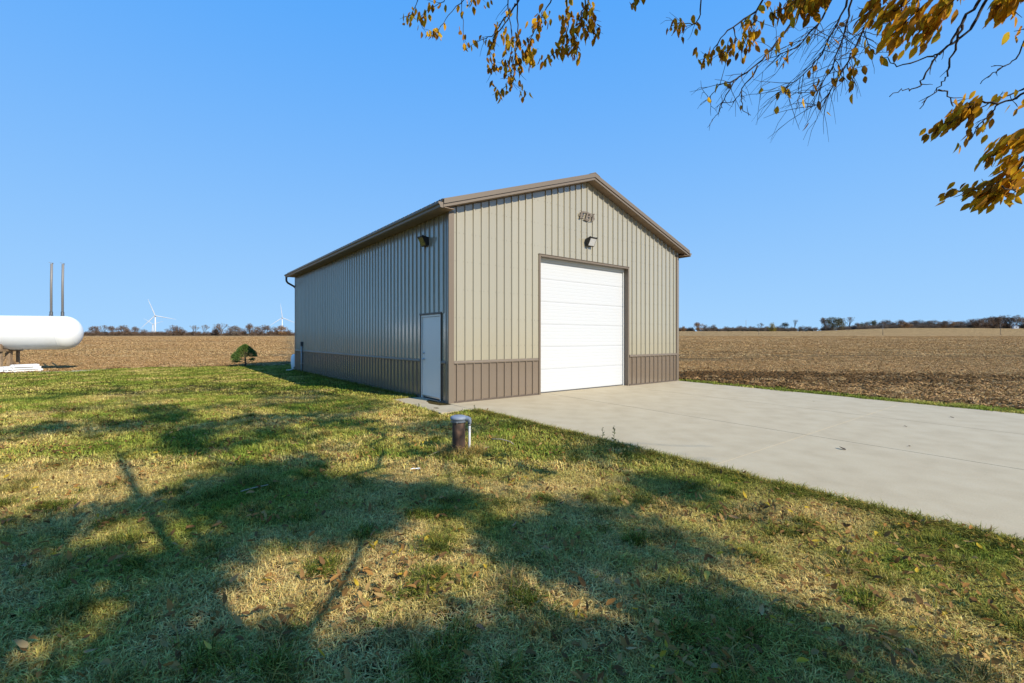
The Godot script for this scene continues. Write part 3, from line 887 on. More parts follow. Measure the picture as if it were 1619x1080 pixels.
# whether the crown is thin above this spot: follows a point along the sunlight down to the lawn
func sunny(p: Vector3, slack: float) -> bool:
	var g := p - SUN_TO * ((p.y + 0.12) / SUN_TO.y)
	# the crown's outline is uneven
	g.x += patch.get_noise_2d(g.x * 1.7, g.z * 1.7) * 0.45
	g.z += patch.get_noise_2d(g.x * 1.7 + 70.0, g.z * 1.7) * 0.5
	var d := -g.z
	var l := to_barn * g
	if l.x > 1.4 or l.x > -0.15 and rng.randf() < 0.93: return true
	if l.x > -0.8 and rng.randf() < 0.6: return true
	if d > 15.6 or g.x < -13.0: return true
	if d > 11.0 and rng.randf() < 0.35: return true
	for c in keep_lit:
		var along: float = (p - c).dot(SUN_TO)
		if along > 0.0 and (p - c - SUN_TO * along).length_squared() < 0.4 and rng.randf() < 0.35: return true
	# nothing of the crown stands between the sun and the barn's front
	var t := l_t(p)
	if t.x > -0.7 and t.x < 9.6 and t.y > -0.2 and t.y < 6.6: return true
	if fine.get_noise_2d(g.x * 0.9, g.z * 0.9) > 0.13 - slack: return true
	for e in GAPS:
		var a: float = (g.x - e[0]) / (e[2] * 1.25 + slack)
		var b: float = (d - e[1]) / (e[3] * 1.25 + slack)
		if a * a + b * b < 1.0: return true
	return false


# where the sunbeam through p meets the plane of the barn's front, in barn axes
func l_t(p: Vector3) -> Vector3:
	var q := to_barn * p
	var s := to_barn.basis * SUN_TO
	return q - s * ((q.z) / s.z)


func leaf_mesh(curl: float, fold: float, twist: float) -> ArrayMesh:
	var st := st_new(true)
	var rows := [[0.0, 0.015], [0.14, 0.16], [0.38, 0.255], [0.68, 0.19], [0.9, 0.07], [1.0, 0.0]]
	var pts := []
	for r in rows:
		var t: float = r[0]
		var w: float = r[1]
		var row := []
		for s in [-1.0, 0.0, 1.0]:
			var q := Vector3(s * w, t, curl * t * t + fold * absf(s) * w)
			row.append(q.rotated(Vector3.UP, twist * t))
		pts.append(row)
	for i in 5:
		for s in 2:
			quad(st, pts[i][s], pts[i + 1][s], pts[i + 1][s + 1], pts[i][s + 1])
	return done(st)


func hang(base: Vector3, axis: Vector3, size: float, r: RandomNumberGenerator) -> Transform3D:
	var y := axis.normalized()
	var x := y.cross(Vector3(r.randf_range(-1, 1), r.randf_range(-0.4, 0.4), r.randf_range(-1, 1))).normalized()
	return Transform3D(Basis(x, y, x.cross(y)).scaled_local(Vector3.ONE * size), base)


func build_tree() -> void:
	var r := RandomNumberGenerator.new()
	r.seed = 99
	var tree := thing("autumn_tree", "tree with ochre autumn leaves whose bare and leafy branches hang in overhead", "tree")
	# skeleton: nodes that grow from a leaning trunk towards the tufts of the crown
	var pos: Array[Vector3] = []
	var par: Array[int] = []
	var reach: Array[float] = []
	var base := Vector3(2.95, -0.3, 1.5)
	for k in 15:
		var t := k / 14.0
		pos.append(base + Vector3(0.5 * t * t + 0.12 * sin(t * 7.0), 8.6 * t, 0.35 * t + 0.1 * sin(t * 5.0 + 1.0)))
		par.append(k - 1)
		reach.append(0.6 * k)
	for b in BRANCHES:
		var f: Array = b[4]
		for k in range(0, f.size(), 6):
			if f[k + 2] > -3.4: keep_lit.append(Vector3(f[k], f[k + 1], f[k + 2]))
	var goals: Array[Vector3] = []
	var roots := {}
	var tries := 0
	rng.seed = 5
	while goals.size() < 1300 and tries < 120000:
		tries += 1
		var v := Vector3(r.randf_range(-1, 1), r.randf_range(-1, 1), r.randf_range(-1, 1))
		if v.length() > 1.0: continue
		v = v.normalized() * pow(v.length(), 0.6)
		var p := Vector3(4.0 + 6.6 * v.x, 8.6 + 5.2 * v.y, 1.0 + 6.4 * v.z)
		if tries % 4:
			# the side of the crown that shades the foreground lawn
			var d := 1.7 + 11.0 * r.randf() * r.randf()
			var fx := r.randf_range(-1.2, 0.95)
			if tries % 4 == 1:
				d = r.randf_range(3.6, 6.8)
				fx = r.randf_range(-0.36, 0.44)
			p = Vector3(fx * d, -0.1, -d) + SUN_TO * (r.randf_range(3.7, 13.5) / SUN_TO.y)
			v = (p - Vector3(4.0, 8.6, 1.0)) / Vector3(7.2, 5.4, 7.2)
			if v.length() > 1.0: continue
		if p.y < 3.6: continue
		if p.y < 1.48 + 0.734 * -p.z + 0.75 and p.z < 1.0: continue
		if sunny(p, 0.06): continue
		goals.append(p)
	var tufts := goals.duplicate()
	for b in BRANCHES:
		var f: Array = b[4]
		var p := Vector3(f[0], f[1], f[2])
		goals.append(p)
		roots[goals.size() - 1] = true
	var order := range(goals.size())
	var hub := Vector3(3.0, 5.0, 1.7)
	order.sort_custom(func(a, b): return goals[a].distance_to(hub) < goals[b].distance_to(hub))
	for gi in order:
		var p := goals[gi]
		# branch roots that start on another visible branch stay with that branch
		if roots.has(gi) and p.y < 1.48 + 0.734 * -p.z + 0.02 and p.z < 0.0: continue
		var best := -1
		var cost := 1e9
		for n in pos.size():
			if n < 5 : continue
			if roots.has(gi) and pos[n].y < 1.48 + 0.734 * -pos[n].z + 0.3: continue
			var c := pos[n].distance_to(p) + 0.28 * reach[n] + maxf(0.0, pos[n].y - p.y) * 0.3
			if c < cost: cost = c; best = n
		var a := pos[best]
		var steps := int(ceil(a.distance_to(p) / 0.55))
		var prev := best
		for k in range(1, steps + 1):
			var t := float(k) / steps
			var q := a.lerp(p, t) + Vector3(r.randf_range(-1, 1), r.randf_range(-1, 1), r.randf_range(-1, 1)) * (0.07 if k < steps else 0.0)
			q.y += sin(PI * t) * 0.06 * a.distance_to(p)
			pos.append(q); par.append(prev); reach.append(reach[prev] + a.distance_to(p) / steps)
			prev = pos.size() - 1
	var n_all := pos.size()
	var flow: Array[float] = []
	flow.resize(n_all)
	flow.fill(0.0)
	var kids := []
	for i in n_all: kids.append([])
	for i in range(n_all - 1, -1, -1):
		if kids[i].is_empty(): flow[i] = pow(0.0075, 2.35)
		if par[i] >= 0:
			kids[par[i]].append(i)
			flow[par[i]] += flow[i]
	var rad: Array[float] = []
	for i in n_all: rad.append(minf(pow(flow[i], 1.0 / 2.35), 0.34))
	for k in 4: rad[k] = maxf(rad[k], 0.30 + 0.05 * (3 - k) * (3 - k) * 0.4)
	# chains: follow the thickest child
	var twigs := st_new(true)
	var starts := [0]
	var first := true
	while not starts.is_empty():
		var s: int = starts.pop_back()
		var pts := []
		var rs := []
		if par[s] >= 0:
			pts.append(pos[par[s]]); rs.append(rad[s])
		var i := s
		while true:
			pts.append(pos[i]); rs.append(rad[i])
			if kids[i].is_empty(): break
			var big: int = kids[i][0]
			for c in kids[i]:
				if flow[c] > flow[big]: big = c
			for c in kids[i]:
				if c != big: starts.append(c)
			i = big
		if pts.size() < 2: continue
		if rs[0] > 0.055:
			var st := st_new(true)
			tube(st, pts, rs, 14 if first else 9)
			part("trunk" if first else "limb", done(st), mats.bark, tree)
		else:
			tube(twigs, pts, rs, 4, false)
		first = false
	part("small_branches", done(twigs), mats.twig, tree, Transform3D(), "stuff")
	# crown foliage: sprays of leaves round every tuft
	var lm := [leaf_mesh(0.12, 0.35, 0.2), leaf_mesh(0.3, 0.15, -0.4), leaf_mesh(-0.15, 0.5, 0.5), leaf_mesh(0.05, 0.7, 0.1), leaf_mesh(0.4, 0.4, -0.2)]
	var sprays := []
	for k in 3:
		var st := SurfaceTool.new()
		st.begin(Mesh.PRIMITIVE_TRIANGLES)
		for j in 26:
			var o := Vector3(r.randf_range(-1, 1), r.randf_range(-1, 1), r.randf_range(-1, 1))
			o = o.normalized() * 0.26 * pow(r.randf(), 0.4)
			st.append_from(lm[j % 5], 0, hang(o, Vector3(r.randf_range(-0.8, 0.8), -0.8, r.randf_range(-0.8, 0.8)), r.randf_range(0.07, 0.115), r))
		sprays.append(st.commit())
	var lots := [[], [], []]
	for p in tufts:
		for k in 6:
			var q: Vector3 = p + Vector3(r.randf_range(-1, 1), r.randf_range(-0.8, 0.8), r.randf_range(-1, 1)) * 0.5
			if q.y < 1.48 + 0.734 * -q.z + 0.5 and q.z < 1.0: continue
			if sunny(q, 0.13): continue
			lots[r.randi() % 3].append(q)
	for k in 3:
		var mm := MultiMesh.new()
		mm.transform_format = MultiMesh.TRANSFORM_3D
		mm.use_colors = true
		mm.mesh = sprays[k]
		mm.instance_count = lots[k].size()
		for j in lots[k].size():
			mm.set_instance_transform(j, Transform3D(Basis.from_euler(Vector3(r.randf_range(-0.5, 0.5), r.randf_range(0, TAU), r.randf_range(-0.5, 0.5))), lots[k][j]))
			mm.set_instance_color(j, leaf_tone(r))
		var o := MultiMeshInstance3D.new()
		o.name = "crown_foliage"
		o.multimesh = mm
		o.material_override = mats.leaf_any
		tree.add_child(o, true)
		o.set_meta("kind", "stuff")
	# the branches that hang into the picture
	var hung := []
	for b in BRANCHES:
		var pts := []
		var flat: Array = b[4]
		for k in range(0, flat.size(), 3): pts.append(Vector3(flat[k], flat[k + 1], flat[k + 2]))
		if pts[0].z > -3.2 and pts[-1].y < 2.95:
			for k in pts.size(): pts[k] += Vector3(0.05, 0.075, 0.0)
		# finer, slightly crooked
		var line := []
		for k in pts.size() - 1:
			var seg := 3
			for j in seg:
				var t := float(j) / seg
				var q: Vector3 = pts[k].lerp(pts[k + 1], t)
				if j > 0: q += Vector3(r.randf_range(-1, 1), r.randf_range(-1, 1), r.randf_range(-1, 1)) * 0.009
				line.append(q)
		line.append(pts[-1])
		var rs := []
		for k in line.size():
			var t := k / float(line.size() - 1)
			rs.append(lerpf(b[0] * 0.75, 0.0022, pow(t, 0.8)) * (1.18 if k % 3 == 0 else 1.0))
		var st := st_new(true)
		tube(st, line, rs, 6)
		var total := line.size() - 1
		var tips := []
		for k in int(b[2] * (1.5 if b[2] > 9 else 1.0)) + (5 if b[1] > 25 else 0):
			var f := r.randf_range(0.18, 1.0) * total
			var i := mini(int(f), total - 1)
			var p: Vector3 = line[i].lerp(line[i + 1], f - i)
			var dir: Vector3 = (line[i + 1] - line[i]).normalized()
			var out := (dir * 0.7 + Vector3(r.randf_range(-0.8, 0.8), r.randf_range(-0.7, 0.55), r.randf_range(-0.8, 0.8))).normalized()
			var len := r.randf_range(0.07, 0.22) if b[1] > 0 else r.randf_range(0.02, 0.13)
			if pts[0].z > -3.3: len *= 0.6
			if b[2] > 9: len = r.randf_range(0.12, 0.42)
			var w := [p]
			var q := p
			for j in 4:
				out = (out + Vector3(r.randf_range(-1, 1), r.randf_range(-0.9, 0.7), r.randf_range(-1, 1)) * 0.28).normalized()
				q += out * len * 0.25
				w.append(q)
			tube(st, w, [0.003, 0.0026, 0.0022, 0.0019, 0.0012], 4)
			if b[2] > 5 and r.randf() < 0.7:
				var q2: Vector3 = w[2]
				var o2 := (out + Vector3(r.randf_range(-1, 1), r.randf_range(-1, 0.5), r.randf_range(-1, 1)) * 0.8).normalized()
				tube(st, [q2, q2 + o2 * len * 0.3, q2 + (o2 + Vector3(0, -0.3, 0)) * len * 0.55], [0.002, 0.0017, 0.001], 4)
			tips.append(w)
		part("branch", done(st), mats.twig, tree)
		var dir_all: Vector3 = (pts[-1] - pts[-2]).normalized()
		for k in int(b[1] * 1.15):
			var p: Vector3
			if tips.size() and r.randf() < 0.78:
				var w: Array = tips[r.randi() % tips.size()]
				var i := r.randi() % 4
				p = w[i].lerp(w[i + 1], r.randf())
			else:
				var f := r.randf_range(0.25, 1.0) * total
				var i := mini(int(f), total - 1)
				p = line[i].lerp(line[i + 1], f - i)
			p += Vector3(r.randf_range(-1, 1), r.randf_range(-0.6, 0.9), r.randf_range(-1, 1)) * 0.055
			var near := p.z > -3.3
			var axis := Vector3(0, -0.95, 0) + Vector3(r.randf_range(-1, 1), r.randf_range(-0.5, 0.5), r.randf_range(-1, 1)) * 0.42
			if near: axis = axis * 0.55 + dir_all * 0.8
			hung.append([hang(p, axis, r.randf_range(0.062, 0.098) * b[3] * (0.80 if near else 0.95), r), p, r.randi() % 5])
	var seen := []
	var rest := []
	for h in hung:
		var p: Vector3 = h[1]
		var sy := (p.y - 1.48) / -p.z * 728.3
		var sx := p.x / -p.z * 728.3
		if sy < 545.0 and absf(sx) < 815.0: seen.append(h)
		else: rest.append(h)
	seen.sort_custom(func(a, b): return a[1].z > b[1].z)
	# the three hundred that hang nearest are leaves of their own, spread over all branches
	for k in seen.size():
		if k < 300:
			var h: Array = seen[k]
			part("leaf", lm[k % 5], mats["leaf%d" % h[2]], tree, h[0])
		else:
			rest.append(seen[k])
	var lists := [[], [], [], [], []]
	for k in rest.size(): lists[k % 5].append(rest[k])
	for k in 5:
		var mm := MultiMesh.new()
		mm.transform_format = MultiMesh.TRANSFORM_3D
		mm.use_colors = true
		mm.mesh = lm[k]
		mm.instance_count = lists[k].size()
		for j in lists[k].size():
			mm.set_instance_transform(j, lists[k][j][0])
			mm.set_instance_color(j, leaf_tone(r))
		var o := MultiMeshInstance3D.new()
		o.name = "hanging_foliage"
		o.multimesh = mm
		o.material_override = mats.leaf_any
		tree.add_child(o, true)
		o.set_meta("kind", "stuff")


func leaf_tone(r: RandomNumberGenerator) -> Color:
	var t: Array = [[0.50, 0.25, 0.012], [0.60, 0.34, 0.016], [0.42, 0.18, 0.012], [0.44, 0.29, 0.02], [0.27, 0.13, 0.018]][r.randi() % 5]
	var f := r.randf_range(0.8, 1.15)
	return Color(t[0] * f, t[1] * f, t[2] * f)


# ---------------------------------------------------------------- tank, poles, pipes
func build_tank() -> void:
	var ground := -0.06
	var c := Vector3(-21.25, 1.74, -21.9)                   # centre of the right-hand end's rim
	var axis := Vector3(-0.95, 0.0, 0.31).normalized()       # towards the other end
	var t := Transform3D(Basis(Vector3.UP.cross(axis) * -1.0, axis, (Vector3.UP.cross(axis) * -1.0).cross(axis)), c)
	var R := 0.79
	var tank := thing("propane_tank", "long white horizontal propane tank on timber stands at the left edge", "tank", Transform3D(Basis(), Vector3(c.x, ground, c.z)))
	var tl := Transform3D(Basis(), -Vector3(c.x, ground, c.z)) * t
	var prof := []
	for k in 13:
		var a := PI / 2 * k / 12.0
		prof.append(Vector2(R * sin(a), -0.62 * cos(a)))
	for k in 4: prof.append(Vector2(R, 0.02 + 8.0 * k / 3.0))
	for k in 13:
		var a := PI / 2 * (12 - k) / 12.0
		prof.append(Vector2(R * sin(a), 8.02 + 0.62 * cos(a)))
	var st := st_new(true)
	lathe(st, prof, 40, tl)
	var white := mat(0.80, 0.80, 0.79, 0.32)
	part("shell", done(st), white, tank)
	st = st_new(true)
	for y in [0.0, 2.7, 5.4, 8.0]:
		var ring := []
		for k in 5:
			var a := PI * k / 4.0
			ring.append(Vector2(R + 0.004 * sin(a), y + 0.012 * cos(a)))
		lathe(st, ring, 40, tl)
	part("weld_seam", done(st), white, tank)
	# timber stands: posts, a diagonal brace and a saddle
	var wood := mat(1, 1, 1, 0.85)
	wood.albedo_texture = noise_tex(noise(0.03, 3, 81), 256, ramp([[0.0, 0.15, 0.10, 0.055], [0.5, 0.25, 0.17, 0.10], [1.0, 0.36, 0.26, 0.16]]))
	wood.uv1_triplanar = true; wood.uv1_scale = Vector3(3, 0.6, 3)
	mats.wood = wood
	for y in [2.05, 6.0]:
		var mid: Vector3 = c + axis * float(y)
		var yaw := atan2(axis.x, axis.z)
		var w := Transform3D(Basis(Vector3.UP, yaw), Vector3(mid.x - c.x, 0.0, mid.z - c.z))
		st = st_new()
		for s in [-0.55, 0.55]:
			box(st, Vector3(s - 0.05, 0.18, -0.05), Vector3(s + 0.05, 1.28, 0.05), w)
		box(st, Vector3(-0.09, 0.18, -0.07), Vector3(0.09, 0.98, 0.07), w)
		part("stand_post", done(st), wood, tank)
		st = st_new()
		var b := w * Transform3D(Basis(Vector3(0, 0, 1), 0.72), Vector3(-0.27, 0.52, 0.09))
		box(st, Vector3(-0.5, -0.05, -0.02), Vector3(0.5, 0.05, 0.02), b)
		box(st, Vector3(-0.5, -0.05, -0.02), Vector3(0.5, 0.05, 0.02), w * Transform3D(Basis(Vector3(0, 0, 1), -0.72), Vector3(0.27, 0.52, 0.09)))
		part("stand_brace", done(st), wood, tank)
		part("saddle_beam", boxm(Vector3(-0.75, 0.94, -0.1), Vector3(0.75, 1.04, 0.1), w), wood, tank)
		part("concrete_block", boxm(Vector3(-0.8, 0.0, -0.2), Vector3(0.8, 0.18, 0.2), w), mats.concrete, tank)
	st = st_new(true)
	tube(st, [Vector3(-0.6, 2.5, 0.1), Vector3(-0.6, 2.66, 0.1)], [0.06, 0.05], 10)
	part("valve_cap", done(st), mats.dark_box, tank)
	# vent stacks
	var grey := mat(0.20, 0.185, 0.17, 0.5)
	var place := [[-21.86, -21.85, "left-hand tall thin grey vent pipe on top of the white tank"], [-21.47, -22.0, "right-hand tall thin grey vent pipe on top of the white tank"]]
	var first: Node3D = null
	for e in place:
		var w := at(Vector3(e[0], 2.46, e[1]), 0.3)
		if first:
			copy(first, w, e[2])
			continue
		first = thing("vent_stack", e[2], "vent pipe", w, "vent pipes on the tank")
		st = st_new(true)
		tube(st, [Vector3(0, 0.24, 0), Vector3(0.0, 1.5, 0), Vector3(0.018, 2.56, 0)], [0.047, 0.047, 0.047], 10)
		part("pipe", done(st), grey, first)
		st = st_new(true)
		tube(st, [Vector3(0, 0.0, 0), Vector3(0, 0.08, 0), Vector3(0, 0.1, 0), Vector3(0, 0.26, 0), Vector3(0, 0.3, 0)], [0.085, 0.085, 0.062, 0.062, 0.05], 12)
		part("base_fitting", done(st), mats.dark_box, first)
		st = st_new()
		box(st, Vector3(-0.10, 0.0, -0.05), Vector3(0.05, 0.015, 0.05), Transform3D(Basis(Vector3(0, 0, 1), -0.25), Vector3(0.02, 2.585, 0)))
		box(st, Vector3(0.045, 2.52, -0.015), Vector3(0.065, 2.60, 0.015))
		part("rain_flap", done(st), grey, first)
	# pad and the white tubes stacked on it
	var pad := part("tank_pad", boxm(Vector3(-4.4, -0.1, -1.05), Vector3(0.35, 0.035, 0.95), Transform3D(Basis(Vector3.UP, 0.14), Vector3(-20.0, ground, -21.55))), mats.concrete, self)
	pad.set_meta("kind", "structure")
	var r := RandomNumberGenerator.new()
	r.seed = 31
	var stack := thing("plastic_tube_stack", "loose stack of white square plastic tubes lying under the tank", "tubes", at(Vector3(-22.3, -0.02, -20.2), 1.15))
	for k in 15:
		var row := k / 5
		var y := 0.055 + row * 0.105
		var z := -0.34 + (k % 5) * 0.155 + row * 0.05 + r.randf_range(-0.02, 0.02)
		var x0 := r.randf_range(0.0, 0.22) + row * 0.05
		var w := Transform3D(Basis(Vector3.UP, r.randf_range(-0.06, 0.06)), Vector3(x0, y, z))
		st = st_new()
		var l := 0.95 - row * 0.12 + r.randf_range(-0.1, 0.25)
		var h := 0.048
		for q in [[Vector3(0, -h, -h), Vector3(l, -h + 0.006, h)], [Vector3(0, h - 0.006, -h), Vector3(l, h, h)], [Vector3(0, -h + 0.006, -h), Vector3(l, h - 0.006, -h + 0.006)], [Vector3(0, -h + 0.006, h - 0.006), Vector3(l, h - 0.006, h)]]:
			box(st, q[0], q[1], w)
		part("tube", done(st), mats.white, stack)
	st = st_new()
	box(st, Vector3(0.0, 0.0, -1.0), Vector3(0.45, 0.22, -0.47))
	part("white_crate", done(st), mats.white, stack)


# ---------------------------------------------------------------- small things in the yard
func build_yard_things() -> void:
	var st := st_new(true)
	# well casing
	var well := thing("well_casing", "rusty brown steel well casing with a blue grey cap standing in the lawn", "well pipe", at(Vector3(-0.73, lawn_height(-0.72, -6.31), -6.31), 0.1))
	var rust := mat(1, 1, 1, 0.8)
	rust.albedo_texture = noise_tex(noise(0.012, 4, 91), 256, ramp([[0.0, 0.030, 0.022, 0.018], [0.45, 0.075, 0.045, 0.032], [0.6, 0.14, 0.08, 0.052], [1.0, 0.23, 0.13, 0.085]]))
	rust.uv1_triplanar = true; rust.uv1_scale = Vector3(2.2, 1.3, 2.2)
	lathe(st, [Vector2(0.0, -0.1), Vector2(0.088, -0.1), Vector2(0.088, 0.44)], 28)
	part("casing", done(st), rust, well)
	var cap := mat(0.20, 0.235, 0.29, 0.62, 0.1)
	cap.heightmap_enabled = true; cap.heightmap_texture = noise_tex(noise(0.05, 3, 92), 256); cap.heightmap_scale = 0.25
	st = st_new(true)
	lathe(st, [Vector2(0.086, 0.432), Vector2(0.098, 0.428), Vector2(0.104, 0.436), Vector2(0.104, 0.468)], 28)
	lathe(st, [Vector2(0.104, 0.468), Vector2(0.112, 0.470), Vector2(0.115, 0.478), Vector2(0.113, 0.494), Vector2(0.104, 0.508), Vector2(0.08, 0.516), Vector2(0.0, 0.519)], 28)
	# the boss that carries the conduit
	tube(st, [Vector3(0.07, 0.478, 0.02), Vector3(0.118, 0.478, 0.035), Vector3(0.142, 0.470, 0.042), Vector3(0.147, 0.445, 0.044), Vector3(0.147, 0.41, 0.044)], [0.036, 0.037, 0.034, 0.027, 0.025], 12)
	var capn := part("cap", done(st), cap, well)
	for k in 5:
		st = st_new()
		var a := TAU * k / 5.0 + 0.5
		lathe(st, [Vector2(0.009, 0.44), Vector2(0.009, 0.452), Vector2(0.0, 0.452)], 6, Transform3D(Basis(), Vector3(0.108 * cos(a), -0.012, 0.108 * sin(a))))
		part("bolt", done(st), mats.steel, capn)
	st = st_new(true)
	tube(st, [Vector3(0.147, 0.42, 0.044), Vector3(0.147, 0.2, 0.046), Vector3(0.143, -0.1, 0.05)], [0.0165, 0.0165, 0.0165], 10)
	part("conduit", done(st), mat(0.62, 0.61, 0.60, 0.45), well)
	st = st_new(true)
	tube(st, [Vector3(0.147, 0.40, 0.044), Vector3(0.147, 0.385, 0.044)], [0.0195, 0.0195], 10)
	part("coupling", done(st), mats.seal, well)

	# clipped evergreen with one bare stem
	var r := RandomNumberGenerator.new()
	r.seed = 17
	var yew := thing("clipped_evergreen", "small mushroom shaped evergreen on a bare trunk beside the barn's shadow", "shrub", at(Vector3(-14.2, lawn_height(-14.2, -24.5), -24.5)))
	st = st_new(true)
	tube(st, [Vector3(0, -0.1, 0), Vector3(0.02, 0.25, 0), Vector3(0.0, 0.62, 0)], [0.055, 0.045, 0.03], 8)
	for k in 7:
		var a := k * 2.4
		tube(st, [Vector3(0.01, 0.2 + 0.03 * k, 0), Vector3(0.28 * cos(a), 0.27 + 0.03 * k, 0.28 * sin(a)), Vector3(0.5 * cos(a), 0.33 + 0.035 * k, 0.5 * sin(a))], [0.018, 0.013, 0.006], 5)
	part("trunk", done(st), mats.bark, yew)
	st = st_new()
	for k in 5200:
		var a := r.randf() * TAU
		var h := r.randf()
		var rad := 0.60 * pow(1.0 - pow(h, 1.25), 0.70) * sqrt(r.randf_range(0.5, 1.0)) * (1.0 + 0.10 * sin(a * 5.0 + h * 9.0))
		var p := Vector3(rad * cos(a), 0.55 + 0.62 * h - 0.04 * rad, rad * sin(a))
		if k > 4300:                                          # loose tufts low on the left
			var tuft := int(r.randi() % 5)
			var tc: Vector3 = [Vector3(-0.45, 0.50, 0.1), Vector3(-0.34, 0.42, 0.3), Vector3(-0.5, 0.28, -0.1), Vector3(0.42, 0.40, 0.1), Vector3(-0.1, 0.45, 0.42)][tuft]
			p = tc + Vector3(r.randfn(), r.randfn() * 0.5, r.randfn()) * (0.09 if tuft != 3 else 0.06)
		var d := (Vector3(cos(a), r.randf_range(0.2, 1.3), sin(a)) + Vector3(r.randfn(), r.randfn(), r.randfn()) * 0.4).normalized()
		var s := d.cross(Vector3(r.randfn(), r.randfn(), r.randfn())).normalized() * 0.016
		tri(st, p - s, p + d * 0.075, p + s)
	var needle := mat(0.085, 0.15, 0.022, 0.6)
	part("crown", done(st), needle, yew)

	# weeds standing at the slab's edge
	var weed_m := mat(0.07, 0.085, 0.03, 0.8)
	var weed: Node3D = null
	for e in [[1.40, -7.13, 0.17, "thin dead weed stalk at the driveway's lawn edge, the farther of a pair"], [1.53, -6.92, 0.24, "taller thin weed stalk at the driveway's lawn edge, the nearer of a pair"], [-1.97, -9.72, 0.13, "small weed growing at the edge of the walk door's concrete pad"], [-0.79, -9.66, 0.11, "small weed at the corner where pad and driveway meet"]]:
		var w := Transform3D(Basis(Vector3.UP, e[0] * 9.0).scaled(Vector3(1, e[2] / 0.2, 1)), Vector3(e[0], lawn_height(e[0], e[1]), e[1]))
		if weed:
			copy(weed, w, e[3])
			continue
		weed = thing("weed", e[3], "weed", w, "weeds along the concrete edge")
		st = st_new(true)
		tube(st, [Vector3(0, -0.02, 0), Vector3(0.006, 0.1, 0.004), Vector3(0.0, 0.2, 0.0)], [0.0035, 0.003, 0.0015], 5)
		tube(st, [Vector3(0.004, 0.07, 0.0), Vector3(0.03, 0.12, 0.01), Vector3(0.035, 0.15, 0.012)], [0.002, 0.002, 0.001], 4)
		part("stem", done(st), weed_m, weed)
		st = SurfaceTool.new()
		st.begin(Mesh.PRIMITIVE_TRIANGLES)
		var lm := leaf_mesh(0.25, 0.3, 0.2)
		for k in 16:
			var h := 0.01 + 0.19 * pow(r.randf(), 0.8)
			st.append_from(lm, 0, hang(Vector3(0.003, h, 0.002), Vector3(r.randf_range(-1, 1), 0.35, r.randf_range(-1, 1)), lerpf(0.05, 0.018, h / 0.2), r))
		part("leaves", st.commit(), weed_m, weed)

	# dead sticks and a scrap on the grass
	var pale := mat(0.42, 0.34, 0.24, 0.8)
	for e in [[Vector3(-0.60, 0, -6.33), [Vector3(0, 0.015, 0), Vector3(0.10, 0.045, -0.02), Vector3(0.19, 0.05, -0.05), Vector3(0.27, 0.03, -0.22)], 0.012, "pale bent stick lying against the foot of the well casing"], [Vector3(-0.30, 0, -6.95), [Vector3(0, 0.05, 0), Vector3(0.14, 0.06, 0.05), Vector3(0.28, 0.045, 0.16), Vector3(0.33, 0.02, 0.24)], 0.008, "thin grey stick in the grass right of the well casing"], [Vector3(-1.12, 0, -6.02), [Vector3(0, 0.02, 0), Vector3(0.10, 0.05, -0.12), Vector3(0.26, 0.06, -0.34)], 0.007, "dry straw coloured stick in the grass left of the well casing"], [Vector3(-2.72, 0, -4.62), [Vector3(0, 0.04, 0), Vector3(0.08, 0.05, -0.08), Vector3(0.19, 0.055, -0.17)], 0.006, "short pale twig lying in the shaded left foreground lawn"]]:
		var b: Vector3 = e[0]
		b.y = lawn_height(b.x, b.z)
		st = st_new(true)
		var n: int = e[1].size()
		var rs := []
		for k in n: rs.append(e[2] * (1.0 - 0.5 * k / n))
		tube(st, e[1], rs, 6)
		var o := part("fallen_stick", done(st), pale, self, Transform3D(Basis(), b))
		tag(o, e[3], "stick", "sticks on the lawn")
	st = st_new()
	var sheet := []
	for i in 5:
		var row := []
		for j in 4: row.append(Vector3(-0.09 + 0.045 * i, 0.045 + 0.012 * sin(i * 1.7 + j * 2.0), (j - 1.5) * 0.02 * (0.5 + 0.22 * i)))
		sheet.append(row)
	for i in 4:
		for j in 3: quad(st, sheet[i][j], sheet[i + 1][j], sheet[i + 1][j + 1], sheet[i][j + 1])
	tag(part("white_scrap", done(st), mats.white, self, at(Vector3(-1.15, lawn_height(-1.15, -5.49), -5.49), 0.4, 0.62)), "crumpled white scrap lying in the grass left of the well casing", "litter")

	# barrel behind the far corner
	var barrel := thing("white_barrel", "rounded white plastic barrel half hidden behind the barn's far corner", "barrel", barn_t * Transform3D(Basis(), Vector3(0.20, -0.03, -BARN_L - 0.50)))
	st = st_new(true)
	lathe(st, [Vector2(0.0, 0.0), Vector2(0.2, 0.0), Vector2(0.25, 0.05), Vector2(0.285, 0.3), Vector2(0.285, 0.5), Vector2(0.25, 0.68), Vector2(0.2, 0.74), Vector2(0.0, 0.76)], 24)
	part("body", done(st), mats.white, barrel)
	st = st_new(true)
	lathe(st, [Vector2(0.0, 0.79), Vector2(0.06, 0.79), Vector2(0.06, 0.755)], 14)
	part("bung", done(st), mats.grey_pvc, barrel)
	# a dark curled leaf and bits on the driveway
	var dark := mat(0.09, 0.065, 0.045, 0.8)
